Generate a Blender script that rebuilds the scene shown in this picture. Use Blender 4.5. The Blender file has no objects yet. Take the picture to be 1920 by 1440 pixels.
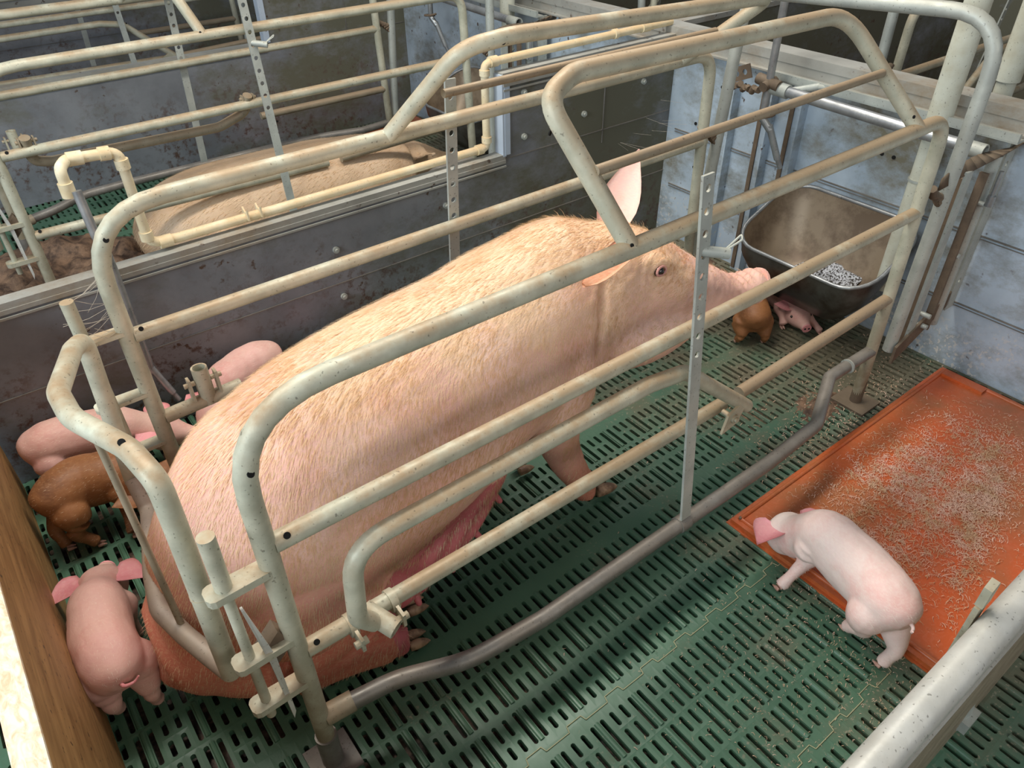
import bpy, bmesh, math, random
from mathutils import Vector, Matrix, noise
random.seed(7)
sc = bpy.context.scene
C = sc.collection

# ------------------------------------------------------------ camera
cam_d = bpy.data.cameras.new('camera'); cam = bpy.data.objects.new('camera', cam_d); C.objects.link(cam)
sc.camera = cam
cam_d.sensor_fit = 'HORIZONTAL'; cam_d.sensor_width = 36.0; cam_d.lens = 26.4; cam_d.clip_start = .02; cam_d.clip_end = 60
right = Vector((0.79040348, -0.6124799, -0.01143314))
down = Vector((-0.38168122, -0.4777887, -0.79122526))
fwd = Vector((0.47914694, 0.62975101, -0.61141792))
m = Matrix.Identity(4)
for i, a in enumerate((right, -down, -fwd)):
    for j in range(3): m[j][i] = a[j]
m[2][3] = 1.5
cam.matrix_world = m

# ------------------------------------------------------------ world, lights, exposure
w = bpy.data.worlds.new('barn_air'); sc.world = w; w.use_nodes = True
w.node_tree.nodes['Background'].inputs[0].default_value = (.80, .88, 1.0, 1)
w.node_tree.nodes['Background'].inputs[1].default_value = .26
def area(name, loc, target, sx, sy, power, col, spread=3.14159):
    d = bpy.data.lights.new(name, 'AREA'); d.shape = 'RECTANGLE'; d.size = sx; d.size_y = sy
    d.energy = power; d.color = col; d.spread = spread
    o = bpy.data.objects.new(name, d); C.objects.link(o); o.location = loc
    o.rotation_euler = (Vector(target) - Vector(loc)).to_track_quat('-Z', 'Y').to_euler()
    return o
area('window_daylight', (-3.4, 0.6, 2.3), (.8, 1.2, .3), 3.2, 1.3, 150, (.80, .92, 1.0))
area('skylight_strip', (0.9, 1.95, 3.0), (1.0, .9, 0), 3.6, .38, 96, (1.0, .96, .88))
area('side_window', (.9, -3.0, 2.6), (1.1, 1.0, .3), 3.0, 1.2, 34, (1.0, .95, .86))
sc.view_settings.view_transform = 'Standard'; sc.view_settings.look = 'None'
sc.view_settings.exposure = 0.15; sc.view_settings.gamma = 1.0; sc.view_settings.use_curve_mapping = False

# ------------------------------------------------------------ materials
def lin(c):
    f = lambda v: v / 12.92 if v <= .04045 else ((v + .055) / 1.055) ** 2.4
    return tuple(f(v / 255) for v in c) + (1,)
class NT:
    def __init__(s, name):
        s.m = bpy.data.materials.new(name); s.m.use_nodes = True; s.t = s.m.node_tree
        s.b = s.t.nodes['Principled BSDF']; s.co = s.t.nodes.new('ShaderNodeTexCoord')
    def n(s, k, **kw):
        x = s.t.nodes.new(k)
        for a, v in kw.items(): setattr(x, a, v)
        return x
    def l(s, a, b): s.t.links.new(a, b)
    def noise(s, scale, detail=4, rough=.6, vec=None, stretch=None, dist=0):
        x = s.n('ShaderNodeTexNoise'); x.inputs['Scale'].default_value = scale
        x.inputs['Detail'].default_value = detail; x.inputs['Roughness'].default_value = rough
        x.inputs['Distortion'].default_value = dist
        v = vec or s.co.outputs['Object']
        if stretch:
            mp = s.n('ShaderNodeMapping'); mp.inputs['Scale'].default_value = stretch; s.l(v, mp.inputs[0]); v = mp.outputs[0]
        s.l(v, x.inputs['Vector']); return x.outputs['Fac']
    def ramp(s, fac, stops):
        r = s.n('ShaderNodeValToRGB'); e = r.color_ramp.elements
        while len(e) < len(stops): e.new(.5)
        for q, (p, c) in zip(e, stops): q.position = p; q.color = c if len(c) == 4 else tuple(c) + (1,)
        s.l(fac, r.inputs[0]); return r.outputs[0]
    def gray(s, fac, a, b):
        return s.ramp(fac, [(a, (0, 0, 0, 1)), (b, (1, 1, 1, 1))])
    def mix(s, f, a, b, mode='MIX'):
        x = s.n('ShaderNodeMix', data_type='RGBA', blend_type=mode)
        if isinstance(f, (int, float)): x.inputs[0].default_value = f
        else: s.l(f, x.inputs[0])
        for i, v in ((6, a), (7, b)):
            if isinstance(v, tuple): x.inputs[i].default_value = v
            else: s.l(v, x.inputs[i])
        return x.outputs[2]
    def math(s, op, a, b=None, clamp=False):
        x = s.n('ShaderNodeMath', operation=op, use_clamp=clamp)
        for i, v in enumerate((a, b)):
            if v is None: continue
            if isinstance(v, (int, float)): x.inputs[i].default_value = v
            else: s.l(v, x.inputs[i])
        return x.outputs[0]
    def maprange(s, v, a, b, c=0., d=1.):
        x = s.n('ShaderNodeMapRange'); s.l(v, x.inputs[0])
        for i, q in enumerate((a, b, c, d)): x.inputs[i + 1].default_value = q
        return x.outputs[0]
    def xyz(s, out='Object'):
        x = s.n('ShaderNodeSeparateXYZ'); s.l(s.co.outputs[out], x.inputs[0]); return x.outputs
    def nz(s):
        g = s.n('ShaderNodeNewGeometry'); x = s.n('ShaderNodeSeparateXYZ'); s.l(g.outputs['Normal'], x.inputs[0]); return x.outputs[2]
    def bump(s, h, strength=.3, dist=.002):
        b = s.n('ShaderNodeBump'); b.inputs['Strength'].default_value = strength; b.inputs['Distance'].default_value = dist
        s.l(h, b.inputs['Height']); s.l(b.outputs[0], s.b.inputs['Normal'])
    def done(s, col, rough=.6, metal=0., spec=.5):
        if isinstance(col, tuple): s.b.inputs['Base Color'].default_value = col
        else: s.l(col, s.b.inputs['Base Color'])
        if isinstance(rough, (int, float)): s.b.inputs['Roughness'].default_value = rough
        else: s.l(rough, s.b.inputs['Roughness'])
        s.b.inputs['Metallic'].default_value = metal; s.b.inputs['Specular IOR Level'].default_value = spec
        return s.m

def pipe_mat(name, base, base2, dust, dust_amt=.75, metal=.15, rough=.5, fleck=1., grime=False):
    t = NT(name)
    c = t.mix(t.gray(t.noise(14, 5), .38, .62), lin(base), lin(base2))
    d = t.maprange(t.nz(), -.15, .75)
    d = t.math('MULTIPLY', d, t.maprange(t.math('ADD', t.noise(9, 6, .65), t.maprange(t.xyz()[0], .3, 2.0, -.05, .14)), .30, .55))
    c = t.mix(t.math('MULTIPLY', d, dust_amt), c, lin(dust))
    sp = t.gray(t.noise(160, 2, .5), .66, .72)
    c = t.mix(t.math('MULTIPLY', sp, .55 * fleck), c, lin((70, 62, 50)))
    if grime:
        lo = t.math('MULTIPLY', t.maprange(t.xyz()[2], .52, .12), t.maprange(t.noise(11, 5), .25, .55))
        c = t.mix(t.math('MULTIPLY', lo, .85), c, lin((128, 114, 90)))
    t.bump(t.noise(120, 4), .25, .001)
    return t.done(c, t.maprange(t.noise(30), .3, .7, rough - .08, rough + .15), metal, .45)
M = {}
M['pipe'] = pipe_mat('galvanised_pipe', (204, 203, 182), (176, 177, 158), (166, 140, 108), .92, grime=True)
M['pipe_brown'] = pipe_mat('dusty_pipe', (160, 148, 126), (138, 126, 106), (156, 132, 104), .9)
M['gate_dirty'] = pipe_mat('grimy_pipe', (158, 144, 130), (136, 120, 108), (164, 146, 126), .6, .1, .5)
M['pipe_grey'] = pipe_mat('floor_pipe', (136, 132, 126), (112, 108, 102), (140, 128, 114), .5, .3, .42)
M['zinc'] = pipe_mat('weathered_zinc', (182, 186, 178), (164, 168, 162), (164, 154, 132), .4, .25, .48)
M['rail_top'] = pipe_mat('bright_worn_rail', (206, 204, 196), (188, 186, 178), (196, 188, 172), .4, .25, .4)
M['rust'] = pipe_mat('rusty_steel', (116, 98, 80), (94, 80, 66), (128, 112, 92), .5, .1, .8)
M['steel'] = pipe_mat('stainless_steel', (168, 170, 170), (138, 140, 142), (140, 132, 120), .25, .55, .32, .4)
M['feed_tube'] = pipe_mat('feed_tube_plastic', (198, 200, 186), (184, 182, 164), (184, 172, 138), .5, .0, .55)
M['pvc'] = pipe_mat('cream_pvc', (228, 218, 188), (214, 198, 160), (206, 170, 124), .75, .0, .5, .7)
t = NT('far_barn_wall'); M['far'] = t.done(t.mix(t.gray(t.noise(1.5, 5), .4, .6), lin((74, 70, 64)), lin((54, 50, 46))), .9)
t = NT('dark_hole'); M['dark'] = t.done(lin((14, 12, 10)), .9)

def panel_mat(name, a, b, dirt, lo, hi, metal=.2, rough=.5, flakes=0, drift=0):
    t = NT(name)
    c = t.mix(t.gray(t.noise(3.2, 6, .62), .4, .64), lin(a), lin(b))
    n = t.noise(2.3, 7, .72, stretch=(1, 1, 1.6))
    if drift: n = t.math('ADD', n, t.maprange(t.xyz()[0], .9, 2.1, -.04, .20))
    c = t.mix(t.gray(n, lo, hi), c, lin(dirt))
    n2 = t.noise(38, 3, .5); n3 = t.noise(5, 4)
    if drift: c = t.mix(t.math('MULTIPLY', t.gray(t.noise(26, 5, .75), .50, .62), t.math('MULTIPLY', t.maprange(t.xyz()[2], .50, .20), t.gray(n3, .40, .56))), c, lin((96, 74, 64)))
    c = t.mix(t.math('MULTIPLY', t.gray(n2, .64, .7), t.gray(n3, .5, .6)), c, lin((92, 74, 62)))
    if flakes:
        z = t.xyz()[2]; low = t.maprange(z, .28, .02)
        f = t.gray(t.noise(62, 3, .6), .55, .60)
        f = t.math('MULTIPLY', f, t.math('MULTIPLY', low, t.gray(t.noise(6, 3), .42, .56)))
        c = t.mix(t.math('MULTIPLY', f, .9), c, lin((222, 216, 206)))
    t.bump(t.noise(60, 3), .12, .001)
    return t.done(c, t.maprange(n, .3, .7, rough - .1, rough + .2), metal, .4)
M['wall_dark'] = panel_mat('grey_panel', (140, 142, 146), (118, 120, 124), (104, 102, 86), .50, .70, drift=1)
M['wall_light'] = panel_mat('pale_galvanised_sheet', (192, 206, 218), (164, 178, 190), (124, 118, 100), .47, .66, .25, .5, 1)
M['trim'] = panel_mat('aluminium_channel', (176, 174, 166), (150, 148, 140), (146, 128, 104), .5, .7, .3)
M['trim_blue'] = panel_mat('bright_channel', (196, 208, 222), (180, 192, 206), (150, 140, 120), .6, .8, .2)
# wood board
t = NT('weathered_plank_face')
g = t.noise(5, 6, .6, stretch=(1, 1, 5.5), dist=1.2)
c = t.mix(t.gray(g, .35, .65), lin((176, 134, 84)), lin((138, 100, 58)))
c = t.mix(t.gray(t.noise(60, 2), .66, .7), c, lin((84, 60, 38)))
M['board'] = t.done(c, .6)
t = NT('lit_plank_top'); g = t.noise(34, 4, .6, stretch=(2.2, 1, 1), dist=1.6)
M['board_top_lit'] = t.done(t.mix(t.gray(g, .4, .66), lin((238, 222, 198)), lin((214, 182, 146))), .6)  # paler than the face: bright light on the top edge put into its colour
# slatted floor
t = NT('green_plastic_slats')
x, y, z = t.xyz()
dirtbase = t.math('ADD', t.maprange(x, .8, 2.2, -.06, .32), t.maprange(y, .9, -.1, 0., .10))
n = t.math('ADD', t.noise(4.0, 6, .65), dirtbase)
c = t.mix(t.gray(t.noise(2.2, 4), .4, .6), lin((80, 114, 90)), lin((68, 100, 79)))
c = t.mix(t.gray(n, .55, .80), c, lin((104, 98, 78)))
sp = t.math('MULTIPLY', t.gray(t.noise(90, 3, .6), .58, .66), t.gray(n, .48, .62))
c = t.mix(t.math('MULTIPLY', sp, .7), c, lin((150, 138, 116)))
t.bump(t.noise(150, 3), .2, .001)
M['floor'] = t.done(c, t.maprange(n, .4, .8, .36, .7), 0, .45)
t = NT('slurry'); n = t.noise(22, 5, .7)
M['slurry'] = t.done(t.mix(t.gray(n, .45, .7), lin((58, 46, 36)), lin((168, 134, 112))), .5)
t = NT('seam_dirt'); M['seam'] = t.done(lin((168, 166, 130)), .8)
# heat mat
t = NT('orange_heat_mat'); x, y, z = t.xyz()
n = t.noise(3.5, 5, .6)
c = t.mix(t.gray(n, .42, .62), lin((200, 90, 38)), lin((166, 98, 56)))
fine = t.gray(t.noise(42, 5, .7, dist=1.8), .50, .60)
c = t.mix(t.math('MULTIPLY', fine, .25), c, lin((208, 120, 88)))
t.bump(t.noise(40, 3), .15, .002)
M['mat'] = t.done(c, .38, 0, .5)
t = NT('dried_sawdust'); M['sawdust'] = t.done(t.mix(t.gray(t.noise(20), .4, .6), lin((228, 190, 168)), lin((206, 170, 132))), .9)
t = NT('dung'); n = t.noise(16, 6, .7); t.bump(n, .9, .01)
M['dung'] = t.done(t.mix(t.gray(n, .38, .62), lin((64, 46, 34)), lin((136, 106, 82))), .7)
t = NT('trough_inside'); n = t.noise(9, 6, .65)
M['trough'] = t.done(t.mix(t.gray(n, .42, .6), lin((150, 132, 110)), lin((116, 98, 80))), .45, .35)
t = NT('bowl_outside'); M['bowl'] = t.done(t.mix(t.gray(t.noise(12, 5), .4, .65), lin((110, 108, 104)), lin((76, 68, 60))), .35, .6)
t = NT('meal'); n = t.noise(160, 3, .6)
M['meal'] = t.done(t.ramp(n, [(.44, lin((60, 52, 44))), (.52, lin((206, 208, 214))), (.8, lin((232, 232, 234)))]), .9)
t = NT('cobweb'); M['web'] = t.done(lin((196, 186, 170)), .9)

def skin_mat(name, pink, pale, red, hairc, hair_lo, hair_hi, bumpd=.002, stretch=(1, 1, 3), sss=.05, mode='sow'):
    t = NT(name); x, y, z = t.xyz()
    c = t.mix(t.gray(t.noise(5, 4, .55), .38, .64), lin(pink), lin(pale))
    if mode == 'sow':
        low = t.math('ADD', t.maprange(z, .48, .12), t.maprange(x, .45, -.05, 0, .55))
        low = t.math('ADD', low, t.math('MULTIPLY', t.noise(4, 4), .6))
        c = t.mix(t.maprange(low, .55, 1.35), c, lin(red))
        up = t.math('ADD', t.maprange(z, .5, .74, -.2, .35), t.noise(6, 5, .6))
        c = t.mix(t.math('MULTIPLY', t.gray(up, .52, .80), .75), c, lin(hairc))
    else:
        c = t.mix(t.math('MULTIPLY', t.gray(t.noise(9, 4, .6), .5, .7), .7), c, lin(red))
    h = t.noise(120, 4, .6, stretch=stretch)
    c = t.mix(t.math('MULTIPLY', t.gray(h, hair_lo, hair_hi), .25), c, lin(hairc))
    t.bump(h, .35, bumpd)
    t.b.inputs['Subsurface Weight'].default_value = sss
    t.b.inputs['Subsurface Radius'].default_value = (1, .35, .2); t.b.inputs['Subsurface Scale'].default_value = .012
    return t.done(c, .55, 0, .35)
M['sow'] = skin_mat('sow_skin', (226, 172, 156), (236, 194, 178), (200, 118, 96), (228, 194, 156), .45, .6)
M['sow_ear'] = skin_mat('sow_ear_skin', (234, 180, 168), (238, 192, 178), (220, 150, 132), (238, 206, 180), .45, .6, sss=.15, mode='pig')
M['warm_ear'] = skin_mat('warm_ear_skin', (222, 150, 112), (226, 164, 128), (200, 120, 86), (236, 196, 160), .45, .6, sss=.15, mode='pig')
M['sow2'] = skin_mat('pale_sow_skin', (206, 176, 146), (192, 160, 128), (172, 140, 108), (190, 160, 120), .45, .6, mode='pig')
M['udder'] = skin_mat('udder_skin', (202, 116, 118), (190, 100, 104), (172, 84, 92), (206, 140, 130), .5, .66, mode='pig')
M['piglet'] = skin_mat('piglet_skin', (230, 196, 186), (224, 204, 194), (224, 166, 156), (238, 220, 208), .45, .62, .001, mode='pig')
M['piglet_pink'] = skin_mat('pink_piglet_skin', (218, 166, 156), (212, 172, 156), (204, 134, 126), (226, 190, 172), .45, .62, .001, mode='pig')
M['piglet_brown'] = skin_mat('ginger_or_shaded_piglet_skin', (146, 96, 58), (122, 78, 48), (86, 54, 38), (170, 122, 82), .45, .62, .001, mode='pig')  # true ginger coat, and painted shade on the piglet below the sow snout
M['ear'] = skin_mat('ear_skin', (226, 146, 146), (230, 158, 160), (206, 116, 122), (236, 190, 180), .5, .66, .001, sss=.15, mode='pig')
t = NT('bristle'); hc = t.mix(t.gray(t.noise(7, 3), .4, .62), lin((246, 228, 198)), lin((230, 198, 154)))
M['hair'] = t.done(hc, .45, 0, .4)
tr = t.n('ShaderNodeBsdfTranslucent'); t.l(hc, tr.inputs[0]); mx = t.n('ShaderNodeMixShader'); mx.inputs[0].default_value = .45
t.l(t.b.outputs[0], mx.inputs[1]); t.l(tr.outputs[0], mx.inputs[2]); t.l(mx.outputs[0], t.t.nodes['Material Output'].inputs[0])
t = NT('pale_bristle'); M['hair_pale'] = t.done(lin((236, 222, 206)), .5)
t = NT('eye'); M['eye'] = t.done(lin((22, 16, 14)), .08, 0, .8)
t = NT('eyelid'); M['lid'] = t.done(lin((196, 140, 130)), .5)
t = NT('piglet_hoof'); M['piglet_hoof'] = t.done(t.mix(t.gray(t.noise(60), .4, .6), lin((204, 162, 146)), lin((168, 126, 108))), .5)
t = NT('hoof'); M['hoof'] = t.done(t.mix(t.gray(t.noise(40), .4, .6), lin((178, 146, 116)), lin((118, 90, 70))), .5)

# ------------------------------------------------------------ mesh helpers
def fillet(pts, r, n=7):
    pts = [Vector(p) for p in pts]
    if not r or len(pts) < 3: return pts
    out = [pts[0]]
    for i in range(1, len(pts) - 1):
        a, b, c = pts[i - 1], pts[i], pts[i + 1]
        u = (a - b); v = (c - b); lu, lv = u.length, v.length; u /= lu; v /= lv
        ang = u.angle(v)
        if ang > 3.05: out.append(b); continue
        rr = r[i - 1] if isinstance(r, (list, tuple)) else r
        d = min(rr / math.tan(ang / 2), lu * .48, lv * .48)
        p0 = b + u * d; p2 = b + v * d
        for k in range(n + 1):
            s = k / n; out.append(p0 * (1 - s) ** 2 * 1 + b * 2 * s * (1 - s) + p2 * s * s)
    out.append(pts[-1]); return out
class MB:
    def __init__(s): s.v = []; s.f = []; s.sm = []; s.mi = []; s.mat = 0
    def add(s, vs, fs, smooth=False):
        o = len(s.v); s.v += [tuple(p) for p in vs]
        for f in fs: s.f.append([o + i for i in f]); s.sm.append(smooth); s.mi.append(s.mat)
    def box(s, c, size, rot=None):
        c = Vector(c); h = Vector(size) / 2
        vs = [Vector((x * h.x, y * h.y, z * h.z)) for x in (-1, 1) for y in (-1, 1) for z in (-1, 1)]
        if rot: vs = [rot @ v for v in vs]
        s.add([c + v for v in vs], [(0, 1, 3, 2), (4, 6, 7, 5), (0, 4, 5, 1), (2, 3, 7, 6), (0, 2, 6, 4), (1, 5, 7, 3)])
    def tube(s, pts, r, fil=0, seg=16, cap=True, hollow=(), radii=None, flat=1.0):
        P = fillet(pts, fil) if fil else [Vector(p) for p in pts]
        n = len(P); T = []
        for i in range(n):
            a = P[max(i - 1, 0)]; b = P[min(i + 1, n - 1)]; T.append((b - a).normalized())
        u = T[0].orthogonal().normalized() if abs(T[0].z) > .9 else T[0].cross(Vector((0, 0, 1))).normalized()
        vs = []
        for i in range(n):
            u = (u - T[i] * u.dot(T[i])).normalized(); v = T[i].cross(u)
            rr = radii[i] if radii else r
            for k in range(seg):
                a = 2 * math.pi * k / seg
                vs.append(P[i] + (u * math.cos(a) + v * math.sin(a) * flat) * rr)
        fs = [(i * seg + k, i * seg + (k + 1) % seg, (i + 1) * seg + (k + 1) % seg, (i + 1) * seg + k) for i in range(n - 1) for k in range(seg)]
        s.add(vs, fs, True)
        for e in (0, 1):
            ring = vs[:seg] if e == 0 else vs[-seg:]
            if e in hollow:
                c = P[0] if e == 0 else P[-1]; d = T[0] if e == 0 else -T[-1]
                inn = [c + (p - c) * .78 for p in ring]; deep = [q + d * .05 for q in inn]
                s.add(ring + inn, [(k, (k + 1) % seg, seg + (k + 1) % seg, seg + k) for k in range(seg)])
                s.add(inn + deep, [(k, (k + 1) % seg, seg + (k + 1) % seg, seg + k) for k in range(seg)], True)
                s.add(deep, [tuple(range(seg))])
            elif cap: s.add(ring, [tuple(range(seg))])
    def plate(s, pts, th, nrm):
        nrm = Vector(nrm).normalized() * th / 2; n = len(pts); P = [Vector(p) for p in pts]
        s.add([p + nrm for p in P] + [p - nrm for p in P],
              [tuple(range(n)), tuple(range(2 * n - 1, n - 1, -1))] + [(i, n + i, n + (i + 1) % n, (i + 1) % n) for i in range(n)])
    def holed_bar(s, a, b, width, th, wdir, holes, hr):
        """flat bar from a to b with round holes at distances holes from a"""
        a = Vector(a); b = Vector(b); L = (b - a).length; t = (b - a) / L; wd = Vector(wdir); wd = (wd - t * wd.dot(t)).normalized()
        nn = t.cross(wd) * th / 2; cuts = sorted(holes); pos = 0; hw = width / 2
        def quad(p, q):
            c = [a + t * p - wd * hw, a + t * p + wd * hw, a + t * q + wd * hw, a + t * q - wd * hw]
            s.add([x + nn for x in c] + [x - nn for x in c], [(0, 1, 2, 3), (7, 6, 5, 4), (0, 4, 5, 1), (2, 6, 7, 3), (0, 3, 7, 4), (1, 5, 6, 2)])
        for h in cuts:
            if h - hr * 1.3 > pos: quad(pos, h - hr * 1.3)
            p0, p1 = h - hr * 1.3, h + hr * 1.3; K = 16
            out = []; ring = []
            for k in range(K):
                an = 2 * math.pi * (k + .5) / K; cx, cy = math.cos(an), math.sin(an)
                f = min(hw / max(abs(cx), 1e-6), hr * 1.3 / max(abs(cy), 1e-6))
                if abs(cx) > .5 and abs(cy) > .5: ox, oy = math.copysign(hw, cx), math.copysign(hr * 1.3, cy)
                else: ox, oy = cx * f, cy * f
                out.append(a + t * (h + oy) + wd * ox); ring.append(a + t * (h + cy * hr) + wd * cx * hr)
            vs = [x + nn for x in out] + [x + nn for x in ring] + [x - nn for x in out] + [x - nn for x in ring]
            fs = []
            for k in range(K):
                q = (k + 1) % K
                fs += [(k, q, K + q, K + k), (2 * K + q, 2 * K + k, 3 * K + k, 3 * K + q), (K + k, K + q, 3 * K + q, 3 * K + k), (q, k, 2 * K + k, 2 * K + q)]
            s.add(vs, fs); pos = p1
        if L > pos: quad(pos, L)
    def disc(s, c, n, r, th=.003, seg=14):
        n = Vector(n).normalized(); c = Vector(c); s.tube([c - n * th / 2, c + n * th / 2], r, seg=seg)
    def build(s, name, mat, parent=None, smooth=None):
        me = bpy.data.meshes.new(name); me.from_pydata(s.v, [], s.f)
        for mm in (mat if isinstance(mat, list) else [mat]): me.materials.append(mm)
        me.polygons.foreach_set('use_smooth', s.sm if smooth is None else [smooth] * len(s.f))
        me.polygons.foreach_set('material_index', s.mi)
        me.update(); o = bpy.data.objects.new(name, me); C.objects.link(o)
        if parent: o.parent = parent
        return o
def tag(o, label=None, cat=None, group=None, kind=None):
    if label: o['label'] = label
    if cat: o['category'] = cat
    if group: o['group'] = group
    if kind: o['kind'] = kind
    return o
def empty(name, loc=(0, 0, 0), rz=0):
    o = bpy.data.objects.new(name, None); o.empty_display_size = .1; C.objects.link(o); o.location = loc; o.rotation_euler = (0, 0, rz); return o
def struct(name, mb, mat, parent=None):
    o = mb.build(name, mat, parent)
    if not parent: o['kind'] = 'structure'
    return o
KIDS = {}
def copy_tree(o, parent=None):
    c = o.copy(); C.objects.link(c)
    if parent: c.parent = parent
    for ch in list(o.children): copy_tree(ch, c)
    return c
def part_tube(name, pts, r, mat, parent, fil=0, **k):
    b = MB(); b.tube(pts, r, fil, **k); return b.build(name, mat, parent)

# ------------------------------------------------------------ the setting: slatted floor
def slat_floor(name, x0, x1, y0, y1, detail=True):
    mb = MB(); PX = .1065; PY = .328; XR = .2904; YR = .2302; c4 = PX / 4; hw = .0052; dz = -.016
    rows = [((0, .1075), (.018, .099), (.018, .047), (.0595, .099)), ((.1075, .2125), (.116, .207), (.116, .155), (.170, .207)), ((.2125, .328), (.218, .303), (.218, .258), (.270, .303))]
    V = mb.v; F = mb.f
    def cell(xa, xb, ya, yb, sa, sb):
        xm = (xa + xb) / 2; o = len(V); ch = .003
        V.extend([(xa, ya, 0), (xb, ya, 0), (xb, yb, 0), (xa, yb, 0)])
        ring = [(xm - hw + ch, sa), (xm + hw - ch, sa), (xm + hw, sa + ch), (xm + hw, sb - ch), (xm + hw - ch, sb), (xm - hw + ch, sb), (xm - hw, sb - ch), (xm - hw, sa + ch)]
        V.extend([(p, q, -.0006) for p, q in ring]); V.extend([(p, q, dz) for p, q in ring])
        r = o + 4
        F.extend([(o, o + 1, r + 1, r), (o + 1, r + 2, r + 1), (o + 1, o + 2, r + 3, r + 2), (o + 2, r + 4, r + 3), (o + 2, o + 3, r + 5, r + 4), (o + 3, r + 6, r + 5), (o + 3, o, r + 7, r + 6), (o, r, r + 7)])
        for k in range(8): q = (k + 1) % 8; F.append((r + k, r + q, r + 8 + q, r + 8 + k))
    i0 = math.floor((x0 - XR) / PX); i1 = math.ceil((x1 - XR) / PX)
    j0 = math.floor((y0 - YR) / PY); j1 = math.ceil((y1 - YR) / PY)
    for i in range(i0, i1):
        xb = XR + i * PX
        for j in range(j0, j1):
            yb = YR + j * PY
            for (ca, cb), (la, lb), (sa, sb), (ta, tb) in rows:
                md = (sb + ta) / 2
                # columns: long | short pair | short pair | long, the long slots flank the ridge at xb
                for k, kind in enumerate(('L', 'S', 'S', 'L')):
                    xa = xb + c4 * k
                    if kind == 'L': cell(xa, xa + c4, yb + ca, yb + cb, yb + la, yb + lb)
                    else:
                        cell(xa, xa + c4, yb + ca, yb + md, yb + sa, yb + sb); cell(xa, xa + c4, yb + md, yb + cb, yb + ta, yb + tb)
                o = len(V); y_a, y_b = yb + la - .004, yb + lb + .004
                prof = [(-.0058, 0), (-.0035, .0028), (0, .0038), (.0035, .0028), (.0058, 0)]
                V.extend([(xb + p, y_a + .004, q) for p, q in prof]); V.extend([(xb + p, y_b - .004, q) for p, q in prof])
                for k in range(4): F.append((o + k, o + k + 1, o + 6 + k, o + 5 + k))
                F.append((o, o + 1, o + 2, o + 3, o + 4)); F.append((o + 9, o + 8, o + 7, o + 6, o + 5))
    mb.sm = [False] * len(F); mb.mi = [0] * len(F)
    return mb
struct('floor', slat_floor('floor', -.55, 2.36, -.60, 4.1), M['floor'])
b = MB(); b.box((1.0, 2.6, -.10), (6.5, 9.5, .12)); struct('floor', b, M['slurry'])
# dirty zigzag joints between the interlocking floor panels
for yj in (.2302, .5582):
    pts = []; x = .11
    while x < 2.3:
        for dx, dy in ((0, -.006), (.018, -.006), (.022, .007), (.060, .007), (.064, -.006)): pts.append((x + dx, yj + dy, .0012))
        x += .1065
    b = MB()
    for p, q in zip(pts[:-1], pts[1:]): b.tube([p, q], .0011, seg=6)
    o = b.build('trim_%d' % (1 if yj < .3 else 2), M['seam']); o['kind'] = 'structure'

# head wall of pale galvanised sheet
b = MB()
b.box((2.395, 1.0, .40), (.05, 2.1, .80)); b.box((2.395, -.6, .40), (.05, 1.1, .80)); b.box((2.395, 3.1, .40), (.05, 2.0, .80)); b.box((2.395, 5.2, .40), (.05, 2.1, .80))
head_wall = struct('wall_head', b, M['wall_light'])
b = MB()
b.box((2.395, 2.4, .815), (.085, 7.6, .03)); b.box((2.362, 2.4, .785), (.012, 7.6, .035)); b.box((2.35, 2.4, .766), (.035, 7.6, .006))
struct('trim_3', b, M['trim'])
b = MB()
for z in (.225, .455):
    b.box((2.368, .9, z), (.006, 2.2, .004)); b.box((2.3675, .9, z - .010), (.004, 2.2, .002))
struct('trim_4', b, M['pipe_grey'])
# left partition: low part, then full height, with channel trims
def partition(y, n):
    b = MB(); b.box((.665, y + .018, .26), (1.73, .032, .52)); b.box((1.95, y + .018, .395), (.84, .032, .79)); wl = struct('wall_left_%d' % n if n else 'wall_left', b, M['wall_dark'])
    b = MB()
    b.box((.66, y + .018, .527), (1.75, .044, .018)); b.box((.66, y - .004, .512), (1.75, .004, .012)); b.box((.66, y - .006, .496), (1.75, .006, .006))
    b.box((1.96, y + .018, .797), (.86, .044, .018)); b.box((1.96, y - .005, .775), (.86, .006, .022)); b.box((1.96, y - .006, .752), (.86, .005, .006))
    struct('trim_%d' % (5 + 2 * n), b, M['trim'])
    b = MB(); b.box((1.532, y + .018, .665), (.014, .046, .27)); b.box((1.545, y - .004, .665), (.022, .004, .262)); struct('trim_%d' % (6 + 2 * n), b, M['trim_blue'])
    b = MB()
    for z in (.27,): b.box((1.1, y + .0005, z), (2.56, .004, .003))
    b.box((1.93, y + .0005, .52), (.86, .004, .003))
    for x in (2.0,): b.box((x, y + .0005, .62), (.003, .004, .3))
    struct('trim_%d' % (20 + n), b, M['pipe_grey'])
    return wl
left_wall = partition(2.04, 0); partition(4.08, 1); partition(6.12, 2)
# bolts on the near partition
spots = [(.86, .39), (.86, .22), (1.62, .73), (1.28, .42), (1.62, .58), (.35, .32), (1.9, .60), (1.95, .30), (2.2, .66), (.62, 2.44, .35), (1.0, 2.44, .38)]
for q in spots:
    if len(q) == 3: continue
    x, z = q; b = MB(); b.tube([(x, 2.042, z), (x, 2.028, z)], .006, seg=8); b.tube([(x, 2.042, z), (x, 2.034, z)], .011, seg=12)
    b.build('bolt', M['zinc'], left_wall)
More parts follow.
